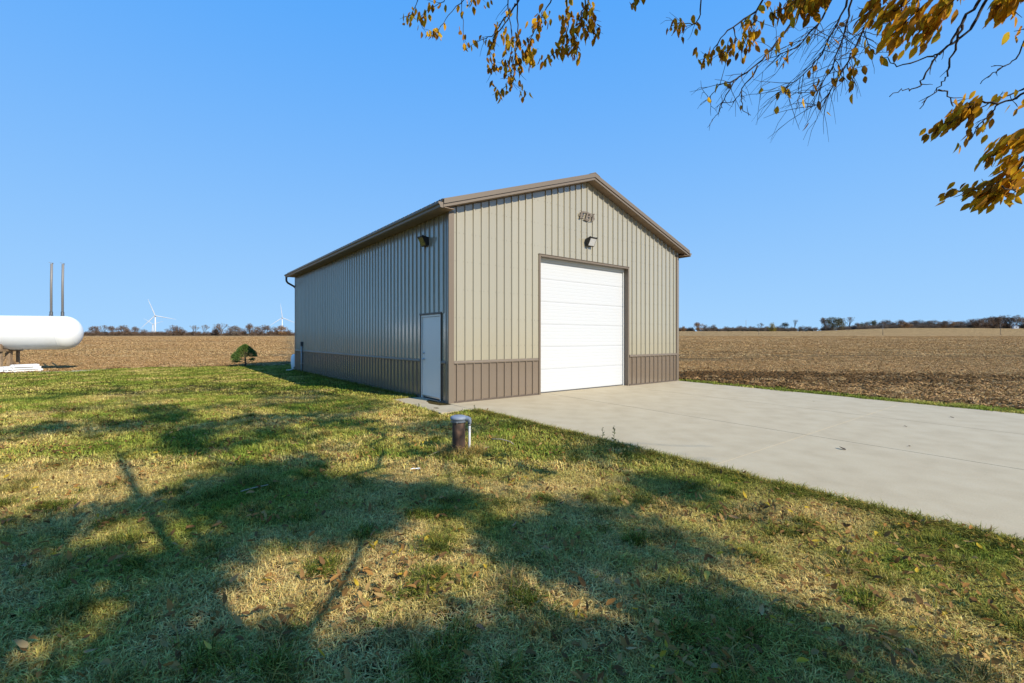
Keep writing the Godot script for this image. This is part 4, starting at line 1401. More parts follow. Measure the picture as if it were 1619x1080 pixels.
	for e in [[4.69, -6.47, 0.11, 0.3, "dark curled leaf lying on the middle of the driveway"], [7.03, -8.19, 0.05, 1.0, "small dark leaf bit on the driveway's far half, nearest the barn"], [5.82, -6.73, 0.05, 2.0, "small dark leaf bit on the driveway beside the long joint"], [8.76, -9.12, 0.07, 0.7, "small dark leaf bit near the driveway's far edge"]]:
		var l := to_barn * Vector3(e[0], 0, e[1])
		var b := Basis(Vector3.UP, e[3]) * Basis(Vector3.RIGHT, -PI / 2)
		tag(part("driveway_leaf", leaf_mesh(0.3, 0.6, 0.5), dark, self, Transform3D(b.scaled(Vector3.ONE * e[2]), Vector3(e[0], apron_height(l) + 0.004, e[1]))), e[4], "leaf", "dry leaves on the driveway")


# ---------------------------------------------------------------- the horizon
func far_tree(kind: int, s: int) -> Array:
	var r := RandomNumberGenerator.new()
	r.seed = s
	var wood := st_new()
	var crown := st_new()
	# unit height and width; kinds: 0 spreading and bare, 1 rounded and twiggy, 2 low and bushy, 3 tall and narrow
	if kind == 1 or kind == 2:
		var blobs := []
		for k in 12:
			var a := r.randf() * TAU
			var y := r.randf_range(0.22, 0.80) if kind == 1 else r.randf_range(0.04, 0.66)
			var out := r.randf_range(0.1, 0.34) * (1.15 - absf(y - 0.5))
			blobs.append([Vector3(cos(a) * out, y, sin(a) * out), r.randf_range(0.13, 0.22)])
		blobs.append([Vector3(0, 0.72, 0), 0.2])
		tube(wood, [Vector3(0, -0.2, 0), Vector3(0.01, 0.15, 0), Vector3(0, 0.5, 0)], [0.03, 0.024, 0.012], 6, false)
		for b in blobs:
			tube(wood, [Vector3(0.005, 0.12 + 0.2 * b[0].y, 0), b[0]], [0.014, 0.006], 4, false)
			for j in 120:
				var d := Vector3(r.randfn(), r.randfn(), r.randfn()).normalized()
				var q: Vector3 = b[0] + d * b[1] * pow(r.randf(), 0.45)
				if q.y < 0.0: q.y = 0.02
				var o := (d + Vector3(r.randfn(), r.randfn() + 0.5, r.randfn()) * 0.7).normalized() * r.randf_range(0.04, 0.10)
				var w := o.cross(Vector3(r.randfn(), r.randfn(), r.randfn())).normalized() * r.randf_range(0.006, 0.02)
				tri(crown, q - w, q + o, q + w)
		return [done(wood), done(crown)]
	var first := [Vector3.ZERO, Vector3(r.randf_range(-0.02, 0.02), 0.22 if kind == 0 else 0.14, 0)]
	tube(wood, [first[0] - Vector3(0, 0.2, 0), first[0], first[1]], [0.036, 0.03, 0.022], 6, false)
	var stack := [[first[1], Vector3.UP, 0.017, 0.23, 0]]
	var spread: float = 0.62 if kind == 0 else 0.44
	while not stack.is_empty():
		var e: Array = stack.pop_back()
		for k in (4 if e[4] == 0 else (2 if e[4] > 1 and (kind == 3 or r.randf() < 0.4) else 3)):
			var d: Vector3 = (e[1] + Vector3(r.randf_range(-1, 1), r.randf_range(-0.1, 0.5), r.randf_range(-1, 1)) * spread).normalized()
			var b: Vector3 = e[0] + d * (e[3] * r.randf_range(0.75, 1.15))
			tube(wood if e[4] < 2 else crown, [e[0], b], [e[2], e[2] * 0.62], 3, false)
			if e[4] < 4: stack.append([b, d, e[2] * 0.62, e[3] * 0.72, e[4] + 1])
			else:
				var o := (d + Vector3(r.randfn(), r.randfn(), r.randfn()) * 0.5).normalized() * r.randf_range(0.04, 0.08)
				var w := o.cross(Vector3(r.randfn(), r.randfn(), r.randfn())).normalized() * 0.006
				tri(crown, b - w, b + o, b + w)
	return [done(wood), done(crown)]


func left_place(p: float) -> String:
	if p < -775.0: return "on the horizon between the white tank and the nearest wind turbine"
	if p < -690.0: return "on the horizon between the nearest turbine and the vase shaped trees"
	if p < -631.0: return "on the horizon left of the tallest broad tree"
	if p < -560.0: return "on the horizon just right of the tallest broad tree"
	if p < -500.0: return "on the horizon left of the right-hand wind turbine's foot"
	return "on the horizon against the barn's far corner"


func right_place(p: float) -> String:
	if p < 480.0: return "on the rise nearest the barn's right corner"
	if p < 566.0: return "on the rise left of the golden tree"
	if p < 614.0: return "between the golden tree and the tall solitary tree"
	if p < 680.0: return "between the solitary tree and the big tree clump"
	if p < 805.0: return "on the ridge just left of the middle utility pole"
	if p < 870.0: return "on the ridge just right of the middle utility pole"
	if p < 930.0: return "on the ridge midway between the utility poles"
	if p < 990.0: return "on the ridge where the treeline is thinnest"
	if p < 1061.0: return "in the high thicket left of the right-hand utility pole"
	return "in the high thicket at the right edge"


func leaf_place(x: float, d: float) -> String:
	var side := "left" if x < -1.6 else ("middle" if x < 0.9 else "right")
	var deep := "nearest grass" if d < 2.7 else ("foreground grass" if d < 3.6 else "grass farther back")
	return "%s, %s part of the lawn" % [deep, side]


func place_far_tree(shape: Array, m: Material, p: Vector3, high: float, wide: float, label: String, group: String) -> void:
	if group.begins_with("trees along the ridge"):
		high *= 1.5
		wide *= 1.25
	elif high > 3.0 and high < 8.2:
		high *= 1.25
	var t := Transform3D(Basis(Vector3.UP, rng.randf() * TAU).scaled(Vector3(wide, high, wide)), p)
	var o := thing("far_tree", label, "tree", t, group)
	part("trunk", shape[0], mats.far_wood, o)
	part("crown", shape[1], m, o)


func spot(px: float, dist: float) -> Vector3:
	# a place at this distance, px metres aside per kilometre ahead
	var x := px * dist / 1000.0
	return Vector3(x, land_height(x, -dist), -dist)


func build_far_things() -> void:
	rng.seed = 77
	mats.far_wood = mat(0.10, 0.08, 0.068, 0.9)
	var tone := {
		"brown": mat(0.155, 0.105, 0.072, 0.9), "grey": mat(0.170, 0.135, 0.105, 0.9), "rust": mat(0.24, 0.135, 0.06, 0.9),
		"olive": mat(0.115, 0.110, 0.055, 0.9), "gold": mat(0.26, 0.20, 0.03, 0.9), "dark": mat(0.055, 0.058, 0.040, 0.9)}
	for t in tone.values(): t.metallic_specular = 0.1
	mats.far_wood.metallic_specular = 0.1
	var shapes := []
	for k in 4: shapes.append([far_tree(k, 300 + k), far_tree(k, 340 + k), far_tree(k, 380 + k)])
	# [metres aside per km, distance, height, width factor, shape, tone, label]
	var lane := "trees along the far field edge on the left"
	var L := [
		[-905, 352, 7.0, 1.2, 1, "brown", ""], [-888, 345, 9.4, 1.2, 0, "grey", "bare grey tree just right of the white tank's end"], [-868, 340, 6.6, 1.3, 1, "brown", ""], [-848, 348, 7.2, 1.3, 1, "brown", ""], [-835, 338, 5.6, 1.4, 2, "brown", ""], [-818, 350, 6.4, 1.1, 1, "brown", ""],
		[-800, 345, 4.8, 1.6, 2, "brown", ""], [-735, 340, 7.2, 2.2, 2, "brown", "wide rounded brown bush right of the nearest wind turbine's tower"], [-718, 345, 5.4, 1.4, 2, "brown", ""], [-690, 338, 9.0, 1.1, 0, "grey", "left one of the two vase shaped bare trees on the horizon"], [-668, 340, 9.6, 1.0, 0, "grey", "right one of the two vase shaped bare trees on the horizon"],
		[-642, 343, 7.0, 1.6, 2, "brown", ""], [-631, 336, 11.0, 1.35, 0, "brown", "tallest broad bare tree of the left horizon, with a fan of branches"], [-614, 346, 6.6, 1.3, 2, "brown", ""], [-601, 340, 8.6, 1.1, 1, "grey", "thin grey tree right of the tallest bare tree on the left horizon"], [-588, 352, 5.6, 1.6, 2, "brown", ""], [-570, 345, 8.0, 1.1, 1, "brown", ""], [-559, 340, 8.8, 1.0, 0, "grey", "upright bare tree left of the right-hand wind turbine"], [-548, 352, 7.0, 1.5, 2, "brown", ""],
		[-531, 345, 7.2, 1.4, 1, "brown", ""], [-516, 350, 6.4, 1.4, 2, "brown", ""], [-500, 344, 7.0, 1.4, 1, "rust", "reddish brown tree at the foot of the right-hand wind turbine"], [-482, 348, 4.6, 1.6, 2, "brown", ""], [-462, 350, 5.6, 1.4, 2, "brown", ""], [-440, 350, 6.0, 1.4, 1, "brown", ""]]
	for e in L:
		var label: String = e[6] if e[6] else "small %s %s %s" % [e[5], ["bare tree", "twiggy tree", "round bush", "thin tree"][e[4]], left_place(e[0])]
		place_far_tree(shapes[e[4]][rng.randi() % 3], tone[e[5]], spot(e[0], e[1]) - Vector3(0, 0.4, 0), e[2], e[2] * e[3], label, lane)
	var ridge := "trees along the ridge beyond the right field"
	var Rr := [
		[372, 600, 5.6, 1.2, 2, "rust", "small rust coloured round tree next to the barn's right corner"], [388, 610, 5.0, 1.4, 2, "grey", ""], [404, 600, 8.8, 1.45, 1, "rust", "broad brown tree left of the grey trees right of the barn"], [421, 615, 7.0, 1.5, 2, "grey", ""], [438, 612, 7.2, 1.5, 2, "grey", ""], [462, 620, 5.6, 1.3, 2, "grey", ""], [478, 618, 4.4, 1.6, 2, "grey", ""], [494, 612, 6.2, 1.8, 2, "grey", ""], [505, 618, 5.4, 1.6, 2, "brown", ""], [517, 614, 5.6, 1.8, 2, "grey", ""], [539, 608, 8.6, 1.3, 0, "grey", "bare spreading grey tree left of the golden tree"], [552, 618, 5.4, 1.8, 2, "grey", ""],
		[566, 560, 8.2, 1.25, 2, "gold", "round golden yellow tree in the right distance"], [580, 615, 5.6, 1.6, 2, "grey", ""], [591, 610, 8.8, 1.2, 1, "dark", "dark grey rounded tree right of the golden tree"], [614, 606, 13.6, 0.75, 3, "grey", "tall solitary bare tree rising above the right horizon"], [632, 616, 6.0, 1.8, 2, "grey", ""], [646, 618, 5.4, 1.8, 2, "grey", ""], [660, 616, 4.6, 1.8, 2, "brown", ""],
		[680, 596, 12.6, 1.1, 1, "grey", "left greyish half of the big tree clump on the right horizon"], [697, 592, 13.2, 1.15, 1, "olive", "olive green tree in the middle of the big tree clump on the right"], [712, 594, 12.2, 1.1, 1, "olive", "right-hand green tree of the big tree clump on the right"], [733, 575, 12.0, 1.3, 0, "grey", "pale bare tree standing just right of the big tree clump"]]
	var p := 750.0
	var k := 0
	while p < 985.0:
		Rr.append([p, 606.0 + (k * 37 % 19), 6.6 + (k * 53 % 10) * 0.25, 1.5, 2 if k % 3 else 1, ["grey", "brown", "olive", "grey", "rust"][(k * 7 / 3) % 5] if k % 2 else "grey", ""])
		p += 10.5; k += 1
	for e in [[852, 598, 6.4, 2.3, 2, "rust", "wide orange brown bush in the low treeline right of the utility pole"], [996, 590, 9.0, 1.8, 2, "brown", ""], [1008, 586, 9.6, 1.8, 2, "brown", "widest brown thicket where the right ridge begins to rise"], [1021, 590, 9.2, 1.8, 2, "brown", ""], [1034, 596, 10.8, 1.4, 1, "brown", ""], [1046, 600, 12.0, 1.3, 1, "grey", ""], [1056, 598, 11.4, 1.4, 1, "brown", ""], [1068, 604, 12.6, 1.3, 1, "grey", ""], [1080, 600, 11.4, 1.3, 1, "brown", ""], [1095, 596, 13.6, 1.0, 0, "grey", "tall bare tree above the small white house at the right edge"], [1108, 604, 11.0, 1.3, 1, "rust", ""], [1122, 604, 11.4, 1.4, 1, "brown", ""], [1140, 606, 11.0, 1.4, 1, "grey", ""]]:
		Rr.append(e)
	for e in Rr:
		var label: String = e[6] if e[6] else "low %s %s %s" % [e[5], ["bare tree", "twiggy tree", "round tree", "thin tree"][e[4]], right_place(e[0])]
		place_far_tree(shapes[e[4]][rng.randi() % 3], tone[e[5]], spot(e[0], e[1]) - Vector3(0, 0.5, 0), e[2], e[2] * e[3], label, ridge)
	# dark low junipers scattered over the rise
	for e in [[380, 2.0], [387, 1.6], [396, 1.8], [470, 2.2], [476, 2.0], [490, 2.4], [500, 2.2], [512, 2.6], [525, 2.4], [532, 2.2], [545, 2.0], [600, 1.8], [625, 2.2], [640, 2.6], [652, 2.4], [668, 2.2]]:
		place_far_tree(shapes[2][int(e[0]) % 3], tone.dark, spot(e[0], 540.0 + (int(e[0]) * 7) % 40) - Vector3(0, 0.2, 0), e[1], e[1] * 1.8, "low dark shrub under the trees, %s" % right_place(e[0]), "dark shrubs on the rise")
	# scrub that fills the fence line on the left and the ridge on the right
	for side in 2:
		var mm := MultiMesh.new()
		mm.transform_format = MultiMesh.TRANSFORM_3D
		mm.mesh = shapes[2][side][1]
		mm.instance_count = 260
		for j in 260:
			var q: Vector3
			if side == 0: q = spot(rng.randf_range(-1150, -380), rng.randf_range(340, 356))
			else: q = spot(rng.randf_range(350, 1200), rng.randf_range(604, 622))
			var h := rng.randf_range(3.0, 5.6) if side == 0 else rng.randf_range(5.5, 9.5)
			mm.set_instance_transform(j, Transform3D(Basis(Vector3.UP, rng.randf() * TAU).scaled(Vector3(h * 1.6, h, h * 1.6)), q - Vector3(0, 0.25 * h, 0)))
		var o := MultiMeshInstance3D.new()
		o.name = numbered("hedge_scrub")
		o.multimesh = mm
		o.material_override = tone.brown if side == 0 else tone.grey
		add_child(o)
		tag(o, "brown scrub along the foot of the left treeline" if side == 0 else "grey brown scrub along the foot of the right treeline", "scrub", "", "stuff")
	# wind turbines: [aside, distance, hub height, blade length, rotor turn, label]
	var first: Node3D = null
	for e in [[-774.6, 1250.0, 62.5, 47.0, 0.33, "nearest white wind turbine left of the barn, its three blades clearly seen"], [-779.5, 2100.0, 65.0, 42.0, 0.9, "small far wind turbine showing beside the nearest turbine's tower"], [-499.0, 1500.0, 68.2, 46.0, 0.12, "white wind turbine close to the barn's far corner"]]:
		var w := thing("wind_turbine", e[5], "wind turbine", Transform3D(Basis(Vector3.UP, 0.55), Vector3(e[0] * e[1] / 1000.0, 0.0, -e[1])), "wind turbines on the left horizon")
		var hub: float = e[2]
		var white := mat(0.60, 0.60, 0.61, 0.6)
		var st := st_new(true)
		tube(st, [Vector3(0, -20, 0), Vector3(0, hub * 0.5, 0), Vector3(0, hub - 1.2, 0)], [1.9, 1.65, 1.2], 14)
		part("tower", done(st), white, w)
		st = st_new()
		box(st, Vector3(-1.7, hub - 1.6, -6.5), Vector3(1.7, hub + 1.8, 3.0))
		part("nacelle", done(st), mat(0.52, 0.52, 0.52, 0.6), w)
		st = st_new(true)
		tube(st, [Vector3(0, hub, 3.0), Vector3(0, hub, 4.4), Vector3(0, hub, 5.6)], [1.7, 1.5, 0.3], 12)
		part("hub", done(st), mat(0.42, 0.42, 0.42, 0.6), w)
		for b in 3:
			var a: float = e[4] + TAU * b / 3.0
			st = st_new(true)
			var bl: float = e[3]
			var u := Vector3(-sin(a), cos(a), 0)
			var v := Vector3(cos(a), sin(a), 0)
			var o := Vector3(0, hub, 4.2)
			var ring := []
			for q in [[0.0, 0.8, 0.8], [0.12, 1.1, 0.5], [0.25, 1.25, 0.35], [0.6, 0.8, 0.2], [1.0, 0.25, 0.06]]:
				var c: Vector3 = o + u * (bl * q[0])
				ring.append([c - v * q[1] * 0.7, c + Vector3(0, 0, q[2]), c + v * q[1], c - Vector3(0, 0, q[2])])
			for i in ring.size() - 1:
				for j in 4: quad(st, ring[i][j], ring[i + 1][j], ring[i + 1][(j + 1) % 4], ring[i][(j + 1) % 4])
			part("blade", done(st), white, w)
	# poles out in the field
	var pole_m := mat(0.16, 0.135, 0.11, 0.9)
	for e in [[805.0, 384.0, 9.2, "wooden utility pole out in the right field, in front of the middle treeline"], [1061.0, 384.0, 9.6, "wooden utility pole out in the field near the right edge"], [536.0, 384.0, 4.0, "short pole at the field lane, seen under the golden tree"]]:
		var o := thing("utility_pole", e[3], "pole", at(spot(e[0], e[1]), 0.9), "poles along the far lane")
		var st := st_new(true)
		tube(st, [Vector3(0, -0.5, 0), Vector3(0, e[2], 0)], [0.19, 0.14], 8)
		part("pole", done(st), pole_m, o)
		if e[2] > 5.0:
			part("crossarm", boxm(Vector3(-1.1, e[2] - 0.7, 0.1), Vector3(1.1, e[2] - 0.5, 0.24)), pole_m, o)
			for x in [-1.0, -0.45, 0.45, 1.0]:
				st = st_new(true)
				tube(st, [Vector3(x, e[2] - 0.5, 0.17), Vector3(x, e[2] - 0.3, 0.17)], [0.05, 0.04], 6)
				part("insulator", done(st), mats.grey_pvc, o)
	var mast := thing("lattice_mast", "thin far lattice mast above the trees right of the barn", "mast", at(Vector3(508.0, 5.0, -1000.0)))
	var ms := st_new()
	for a in 3:
		var f := Vector3(cos(TAU * a / 3.0), 0, sin(TAU * a / 3.0))
		tube(ms, [f * 0.55, f * 0.5 + Vector3(0, 36, 0)], [0.11, 0.11], 4)
	part("frame", done(ms), mats.grey_pvc, mast)
	ms = st_new()
	for k2 in 18:
		for a in 3:
			var f := Vector3(cos(TAU * a / 3.0), 0, sin(TAU * a / 3.0)) * 0.53
			var g := Vector3(cos(TAU * (a + 1) / 3.0), 0, sin(TAU * (a + 1) / 3.0)) * 0.53
			tube(ms, [f + Vector3(0, k2 * 2.0, 0), g + Vector3(0, k2 * 2.0 + 2.0, 0)], [0.06, 0.06], 3)
	part("lacing", done(ms), mats.grey_pvc, mast)
	# the little house at the right edge
	var house := thing("farm_house", "tiny white farmhouse among the trees at the far right", "house", at(spot(1093.0, 575.0), -0.5))
	var hs := st_new()
	extrude(hs, PackedVector2Array([Vector2(-2.2, -0.5), Vector2(-2.2, 2.6), Vector2(0, 4.0), Vector2(2.2, 2.6), Vector2(2.2, -0.5)]), -2.5, 2.5)
	part("wall", done(hs), mats.white, house)
	hs = st_new()
	for s in [-1.0, 1.0]: quad(hs, Vector3(0, 4.12, -2.8), Vector3(0, 4.12, 2.8), Vector3(s * 2.6, 2.46, 2.8), Vector3(s * 2.6, 2.46, -2.8))
	part("roof", done(hs), mats.grey_pvc, house)
	part("window", boxm(Vector3(-0.5, 0.9, 2.5), Vector3(0.5, 2.0, 2.53)), mats.dark_box, house)


# ---------------------------------------------------------------- grass, residue, fallen leaves
func blade(st: SurfaceTool, p: Vector3, dir: float, h: float, lean: float, w: float, c: Color) -> void:
	var o := Vector3(cos(dir), 0, sin(dir))
	var s := Vector3(-o.z, 0, o.x) * w
	var mid := p + o * lean * 0.35 * h + Vector3(0, h * 0.6, 0)
	var tip := p + o * lean * h + Vector3(0, h * (1.0 - 0.28 * lean), 0)
	st.set_color(c)
	quad(st, p - s, mid - s * 0.8, mid + s * 0.8, p + s)
	tri(st, mid - s * 0.8, tip, mid + s * 0.8)


func tuft(n: int, rad: float, h0: float, h1: float, w: float, flat: float, r: RandomNumberGenerator) -> ArrayMesh:
	var st := st_new()
	for k in n:
		var a := r.randf() * TAU
		var d := sqrt(r.randf()) * rad
		var v := 0.22 + 1.25 * pow(r.randf(), 1.2)
		var c := Color(v, v * r.randf_range(0.93, 1.05), v * r.randf_range(0.8, 1.0))
		if r.randf() < 0.30: c = Color(v * 1.8, v * 1.3, v * 1.3)          # a withered blade
		if r.randf() < flat:
			var o := Vector3(cos(a), 0, sin(a))
			var q := o * d + Vector3(0, r.randf_range(0.004, 0.02), 0)
			var e := r.randf() * TAU
			var l := Vector3(cos(e), r.randf_range(-0.05, 0.25), sin(e)) * r.randf_range(h0, h1)
			var s := Vector3(-sin(e), r.randf_range(-0.3, 0.3), cos(e)) * w
			st.set_color(Color(v * 1.9, v * 1.4, v * 1.5))
			quad(st, q - s, q + l * 0.6 - s, q + l * 0.6 + s, q + s)
			tri(st, q + l * 0.6 - s, q + l + Vector3(0, -0.004, 0), q + l * 0.6 + s)
		else:
			blade(st, Vector3(cos(a) * d, -0.005, sin(a) * d), r.randf() * TAU, r.randf_range(h0, h1), r.randf_range(0.2, 1.25), w * r.randf_range(0.5, 1.35), c)
	return done(st)


func scatter(called: String, meshes: Array, spots: Array, m: Material, label: String, category: String) -> void:
	for k in meshes.size():
		var list: Array = spots[k]
		if list.is_empty(): continue
		var mm := MultiMesh.new()
		mm.transform_format = MultiMesh.TRANSFORM_3D
		mm.use_colors = true
		mm.mesh = meshes[k]
		mm.instance_count = list.size()
		for j in list.size():
			mm.set_instance_transform(j, list[j][0])
			mm.set_instance_color(j, list[j][1])
		var o := MultiMeshInstance3D.new()
		o.name = numbered(called)
		o.multimesh = mm
		o.material_override = m
		add_child(o)
		tag(o, label, category, called.replace("_", " ") + " all over", "stuff")


func on_concrete(l: Vector3, m: float) -> bool:
	if l.x > -m and l.x < 9.15 + m and l.z > -BARN_L - 0.05 and l.z < 24.4: return true
	return l.x > -0.74 - m and l.x <= 0.0 and l.z > -1.48 - m and l.z < 0.95 + m


func build_grass() -> void:
	var r := RandomNumberGenerator.new()
	r.seed = 404
	var kinds := []
	for k in 3: kinds.append(tuft(28, 0.07, 0.018, 0.080, 0.0027, 0.36, r))
	for k in 2: kinds.append(tuft(28, 0.12, 0.03, 0.085, 0.0052, 0.25, r))
	for k in 2: kinds.append(tuft(34, 0.20, 0.03, 0.075, 0.0085, 0.2, r))
	kinds.append(tuft(30, 0.07, 0.09, 0.19, 0.003, 0.1, r))
	var spots := []
	for k in kinds.size(): spots.append([])
	var bands := [[1.3, 5.5, 31000, 0, 3], [5.5, 12.0, 26000, 3, 2], [12.0, 28.0, 26000, 5, 2]]
	var green := Color(0.225, 0.285, 0.042)
	var olive := Color(0.47, 0.415, 0.100)
	var hay := Color(0.72, 0.545, 0.200)
	for b in bands:
		for i in int(b[2]):
			var d: float = sqrt(lerpf(b[0] * b[0], b[1] * b[1], r.randf()))
			var x := r.randf_range(-1.0, 1.0) * (1.18 * d + 1.2)
			var z := -d
			var roll := r.randf()
			if lawn_inside(x, z) < 0.05 - r.randf() * 0.3: continue
			var l := to_barn * Vector3(x, 0, z)
			if on_concrete(l, -0.03 + 0.03 * r.randf() + (0.09 if l.z < 1.2 and l.z > -1.6 else 0.0)): continue
			var n1 := patch.get_noise_2d(x * 1.3 + 50.0, z * 1.3)
			var n2 := fine.get_noise_2d(x, z)
			var dry := 0.47 + n1 * 0.75 + n2 * 0.35 + (0.17 if d < 6.0 else -0.10) - 0.12 * smooth(9.0, 16.0, d) + (roll - 0.5) * 0.35
			if l.x > -0.7: dry -= 0.12
			if dry > 0.95 and r.randf() < 0.35: continue                     # thin places where the soil shows
			var c := green.lerp(olive, clampf(dry * 2.0, 0.0, 1.0)).lerp(hay, clampf(dry * 2.0 - 0.9, 0.0, 1.0))
			var f := r.randf_range(0.75, 1.3)
			c = Color(c.r * f, c.g * f, c.b * f)
			var s := r.randf_range(0.7, 1.2) * (1.0 - 0.25 * clampf(dry, 0.0, 1.0))
			if n2 > 0.25: s *= 1.2
			var t := Transform3D(Basis(Vector3.UP, r.randf() * TAU).scaled(Vector3(1, s, 1)), Vector3(x, lawn_height(x, z), z))
			spots[b[3] + r.randi() % int(b[4])].append([t, c])
	# uncut tufts: round the well casing, along the walls and the slab, and here and there
	for i in 1500:
		var p: Vector3
		var s := r.randf_range(0.7, 1.3)
		if i < 70:
			var a := r.randf() * TAU
			p = Vector3(-0.70, 0, -6.31) + Vector3(cos(a), 0, sin(a)) * r.randf_range(0.10, 0.34)
			s *= 0.9
		elif i < 430:
			p = barn_t * Vector3(-r.randf_range(0.04, 0.16), 0, -r.randf_range(1.6, 14.0))
			s *= 0.75
		elif i < 1240:
			p = barn_t * Vector3(-r.randf_range(0.0, 0.12), 0, r.randf_range(1.2, 10.0))
			s *= 0.5
		else:
			p = Vector3(r.randf_range(-5, 4), 0, -r.randf_range(2.0, 9.0))
			s *= 0.5
			if lawn_inside(p.x, p.z) < 0.0 or on_concrete(to_barn * p, 0.02): continue
		var c := olive.lerp(hay, r.randf()) if i < 70 else green.lerp(olive, r.randf())
		spots[7].append([Transform3D(Basis(Vector3.UP, r.randf() * TAU).scaled(Vector3(1, s, 1)), Vector3(p.x, lawn_height(p.x, p.z), p.z)), c])
	# rank clumps that the mower has passed over
	for i in 190:
		var d := 1.8 + 9.0 * pow(r.randf(), 1.2)
		var c0 := Vector3(r.randf_range(-1.15, 1.1) * d, 0, -d)
		var tone := green.lerp(olive, r.randf() * 0.6)
		if r.randf() < 0.3: tone = hay.lerp(olive, r.randf())
		for j in 9:
			var a := r.randf() * TAU
			var p := c0 + Vector3(cos(a), 0, sin(a)) * r.randf() * 0.13
			if lawn_inside(p.x, p.z) < 0.0 or on_concrete(to_barn * p, 0.02): continue
			var f := r.randf_range(0.7, 1.1)
			spots[7].append([Transform3D(Basis(Vector3.UP, r.randf() * TAU).scaled(Vector3(0.9, r.randf_range(0.4, 0.72), 0.9)), Vector3(p.x, lawn_height(p.x, p.z), p.z)), Color(tone.r * f, tone.g * f, tone.b * f)])
	scatter("grass", kinds, spots, mats.blade, "short green and straw coloured grass of the lawn", "grass")


func build_stubble() -> void:
	var r := RandomNumberGenerator.new()
	r.seed = 606
	var kinds := []
	for size in [[0.36, 20, 0.55], [0.36, 20, 0.7], [1.3, 60, 0.95], [3.2, 80, 1.8]]:
		var st := st_new()
		for k in int(size[1]):
			var a := r.randf() * TAU
			var d: float = sqrt(r.randf()) * size[0]
			var p := Vector3(cos(a) * d, r.randf_range(0.0, 0.03), sin(a) * d)
			var e := r.randf() * TAU
			var l: float = r.randf_range(0.05, 0.24) * size[2]
			var v := Vector3(cos(e), r.randf_range(-0.1, 0.35), sin(e)) * l
			var w: float = r.randf_range(0.006, 0.018) * size[2]
			var s := Vector3(-sin(e), r.randf_range(-0.5, 0.5), cos(e)) * w
			var f := 0.4 + 1.0 * r.randf() * r.randf_range(0.6, 1.1)
			st.set_color(Color(f, f * r.randf_range(0.9, 1.0), f * r.randf_range(0.75, 1.0)))
			if k % 4 == 0:                                    # a piece of stalk
				tube(st, [p, p + v * 0.8], [w * 0.8, w * 0.7], 4)
			else:                                             # a curled strip of husk or leaf
				var up := Vector3(0, r.randf_range(0.0, 0.05) * size[2], 0)
				quad(st, p - s, p + v * 0.5 - s * 1.2 + up, p + v * 0.5 + s * 1.2 + up, p + s)
				quad(st, p + v * 0.5 - s * 1.2 + up, p + v - s * 0.5, p + v + s * 0.5, p + v * 0.5 + s * 1.2 + up)
		kinds.append(done(st))
	# clods of bare soil
	for k in 2:
		var st := st_new(true)
		st.set_color(Color(1, 1, 1))
		var ring := []
		for j in 4:
			var row := []
			for q in 7:
				var a := TAU * q / 7.0
				var rad: float = [0.9, 1.0, 0.7, 0.05][j] * r.randf_range(0.75, 1.2)
				row.append(Vector3(rad * cos(a), [-0.2, 0.25, 0.6, 0.75][j], rad * sin(a)))
			ring.append(row)
		for j in 3:
			for q in 7: quad(st, ring[j][q], ring[j + 1][q], ring[j + 1][(q + 1) % 7], ring[j][(q + 1) % 7])
		kinds.append(done(st))
	var spots := []
	for k in kinds.size(): spots.append([])
	var row := noise(0.05, 3, 71)
	for band in [[8.0, 34.0, 64000, 0], [13.0, 95.0, 34000, 2], [60.0, 240.0, 16000, 3]]:
		for i in int(band[2]):
			var d: float = sqrt(lerpf(band[0] * band[0], band[1] * band[1], r.randf()))
			var side := r.randf_range(-1.25, 1.2)
			var x := side * d
			if absf(side + 0.08) < 0.42: continue                 # behind the barn
			var ins := -lawn_inside(x, -d)
			if ins < 0.15: continue
			var bandv := row.get_noise_2d(x * 0.35, -d * 2.6) * 0.5 + row.get_noise_2d(x * 0.04 + 40.0, -d * 0.5) * 0.5
			var keep := (0.15 + 0.34 * smooth(2.0, 26.0, ins) if x > 0.0 else 0.16 + 0.5 * smooth(1.0, 16.0, ins)) + bandv * 1.0
			var k: int = band[3]
			if k == 2: keep *= 0.75 * smooth(11.0, 40.0, d)
			if k == 0: k = r.randi() % 2
			if r.randf() > keep:
				if band[3] == 0 and r.randf() < 0.8 and d < 26.0:
					var sz := r.randf_range(0.02, 0.075)
					var dv := r.randf_range(0.7, 1.2)
					spots[4 + r.randi() % 2].append([Transform3D(Basis(Vector3.UP, r.randf() * TAU).scaled(Vector3(sz * 1.2, sz, sz)), Vector3(x, land_height(x, -d), -d)), Color(0.098 * dv, 0.056 * dv, 0.023 * dv)])
				continue
			var f := r.randf_range(0.75, 1.2)
			if x > 0.0: f *= 0.72 + 0.5 * r.randf()
			var c := Color(0.52 * f, 0.325 * f, 0.145 * f)
			if r.randf() < 0.25: c = Color(0.63 * f, 0.45 * f, 0.225 * f)
			var y := land_height(x, -d) + (0.02 if band[3] == 0 else 0.01)
			spots[k].append([Transform3D(Basis(Vector3.UP, r.randf() * TAU), Vector3(x, y, -d)), c])
	scatter("corn_stubble", kinds, spots, mats.straw, "tan corn residue and dark clods lying over the harvested field", "crop residue")


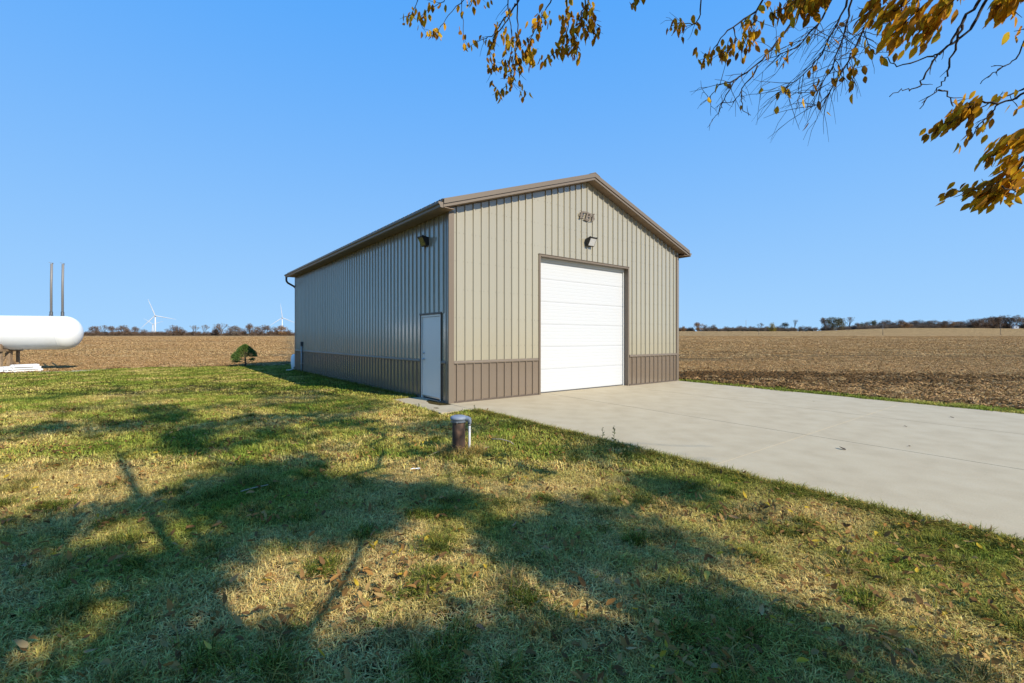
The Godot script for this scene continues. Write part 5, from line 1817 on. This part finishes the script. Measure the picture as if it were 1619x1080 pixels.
func build_leaf_litter() -> void:
	var r := RandomNumberGenerator.new()
	r.seed = 808
	var shapes := [leaf_mesh(0.45, 0.5, 0.6), leaf_mesh(0.7, 0.25, -0.5), leaf_mesh(0.2, 0.8, 0.9), leaf_mesh(-0.4, 0.6, 0.3)]
	var spots := [[], [], [], []]
	for i in 24000:
		var d := 1.4 + 9.5 * pow(r.randf(), 0.85)
		var x := r.randf_range(-1.0, 1.0) * (1.15 * d + 1.0)
		if lawn_inside(x, -d) < 0.2 or on_concrete(to_barn * Vector3(x, 0, -d), 0.02): continue
		# they gather in drifts
		if r.randf() > 0.12 + 1.3 * maxf(0.0, patch.get_noise_2d(x * 2.4 + 11.0, d * 2.4)) + (0.35 if x > 1.6 and d < 4.5 else 0.0): continue
		var t: Array = [[0.36, 0.185, 0.055], [0.27, 0.15, 0.055], [0.42, 0.27, 0.10], [0.18, 0.10, 0.04], [0.52, 0.36, 0.04]][[0, 0, 0, 1, 1, 1, 2, 2, 3, 3, 3, 0, 1, 3, 2, 4][r.randi() % 16]]
		var f := r.randf_range(0.7, 1.1)
		var b := Basis.from_euler(Vector3(-PI / 2 + r.randf_range(-0.7, 0.7), r.randf() * TAU, r.randf_range(-0.8, 0.8)))
		spots[r.randi() % 4].append([Transform3D(b.scaled_local(Vector3.ONE * r.randf_range(0.032, 0.068)), Vector3(x, lawn_height(x, -d) + r.randf_range(0.025, 0.07), -d)), Color(t[0] * f, t[1] * f, t[2] * f)])
	scatter("fallen_leaves", shapes, spots, mats.leaf_any, "small dry brown leaves scattered through the grass", "leaves")
	# the bigger ones that can be told apart
	var words := ["rust brown", "dull brown", "pale tan", "dark brown", "yellow"]
	var pts := [[-2.12, 2.28, 0], [-2.42, 2.30, 2], [-2.70, 2.36, 0], [0.58, 2.34, 2], [1.42, 2.62, 2], [0.22, 3.42, 0], [0.30, 3.05, 1], [0.66, 2.98, 0], [-1.25, 3.02, 2], [-1.78, 2.9, 0], [-1.95, 3.5, 1], [1.32, 3.1, 4], [-0.2, 2.5, 3], [2.0, 2.35, 1], [2.45, 2.75, 0], [2.9, 3.2, 3], [-3.3, 3.1, 1], [-0.7, 4.4, 0], [0.45, 4.3, 2], [1.9, 4.05, 0], [-2.6, 4.5, 0], [-3.9, 4.1, 3], [-1.5, 2.3, 4], [0.95, 2.2, 1], [1.75, 3.3, 0], [3.2, 2.9, 0], [-1.1, 3.7, 0], [0.0, 3.8, 1]]
	for e in pts:
		var b := Basis.from_euler(Vector3(-PI / 2 + r.randf_range(-0.55, 0.55), r.randf() * TAU, r.randf_range(-0.6, 0.6)))
		var where := Transform3D(b.scaled_local(Vector3.ONE * r.randf_range(0.05, 0.085)), Vector3(e[0], lawn_height(e[0], -e[1]) + 0.06, -e[1]))
		tag(part("fallen_leaf", shapes[r.randi() % 4], mats["fallen%d" % e[2]], self, where), "large curled %s leaf lying on the %s" % [words[e[2]], leaf_place(e[0], e[1])], "leaf", "large %s leaves on the lawn" % words[e[2]])
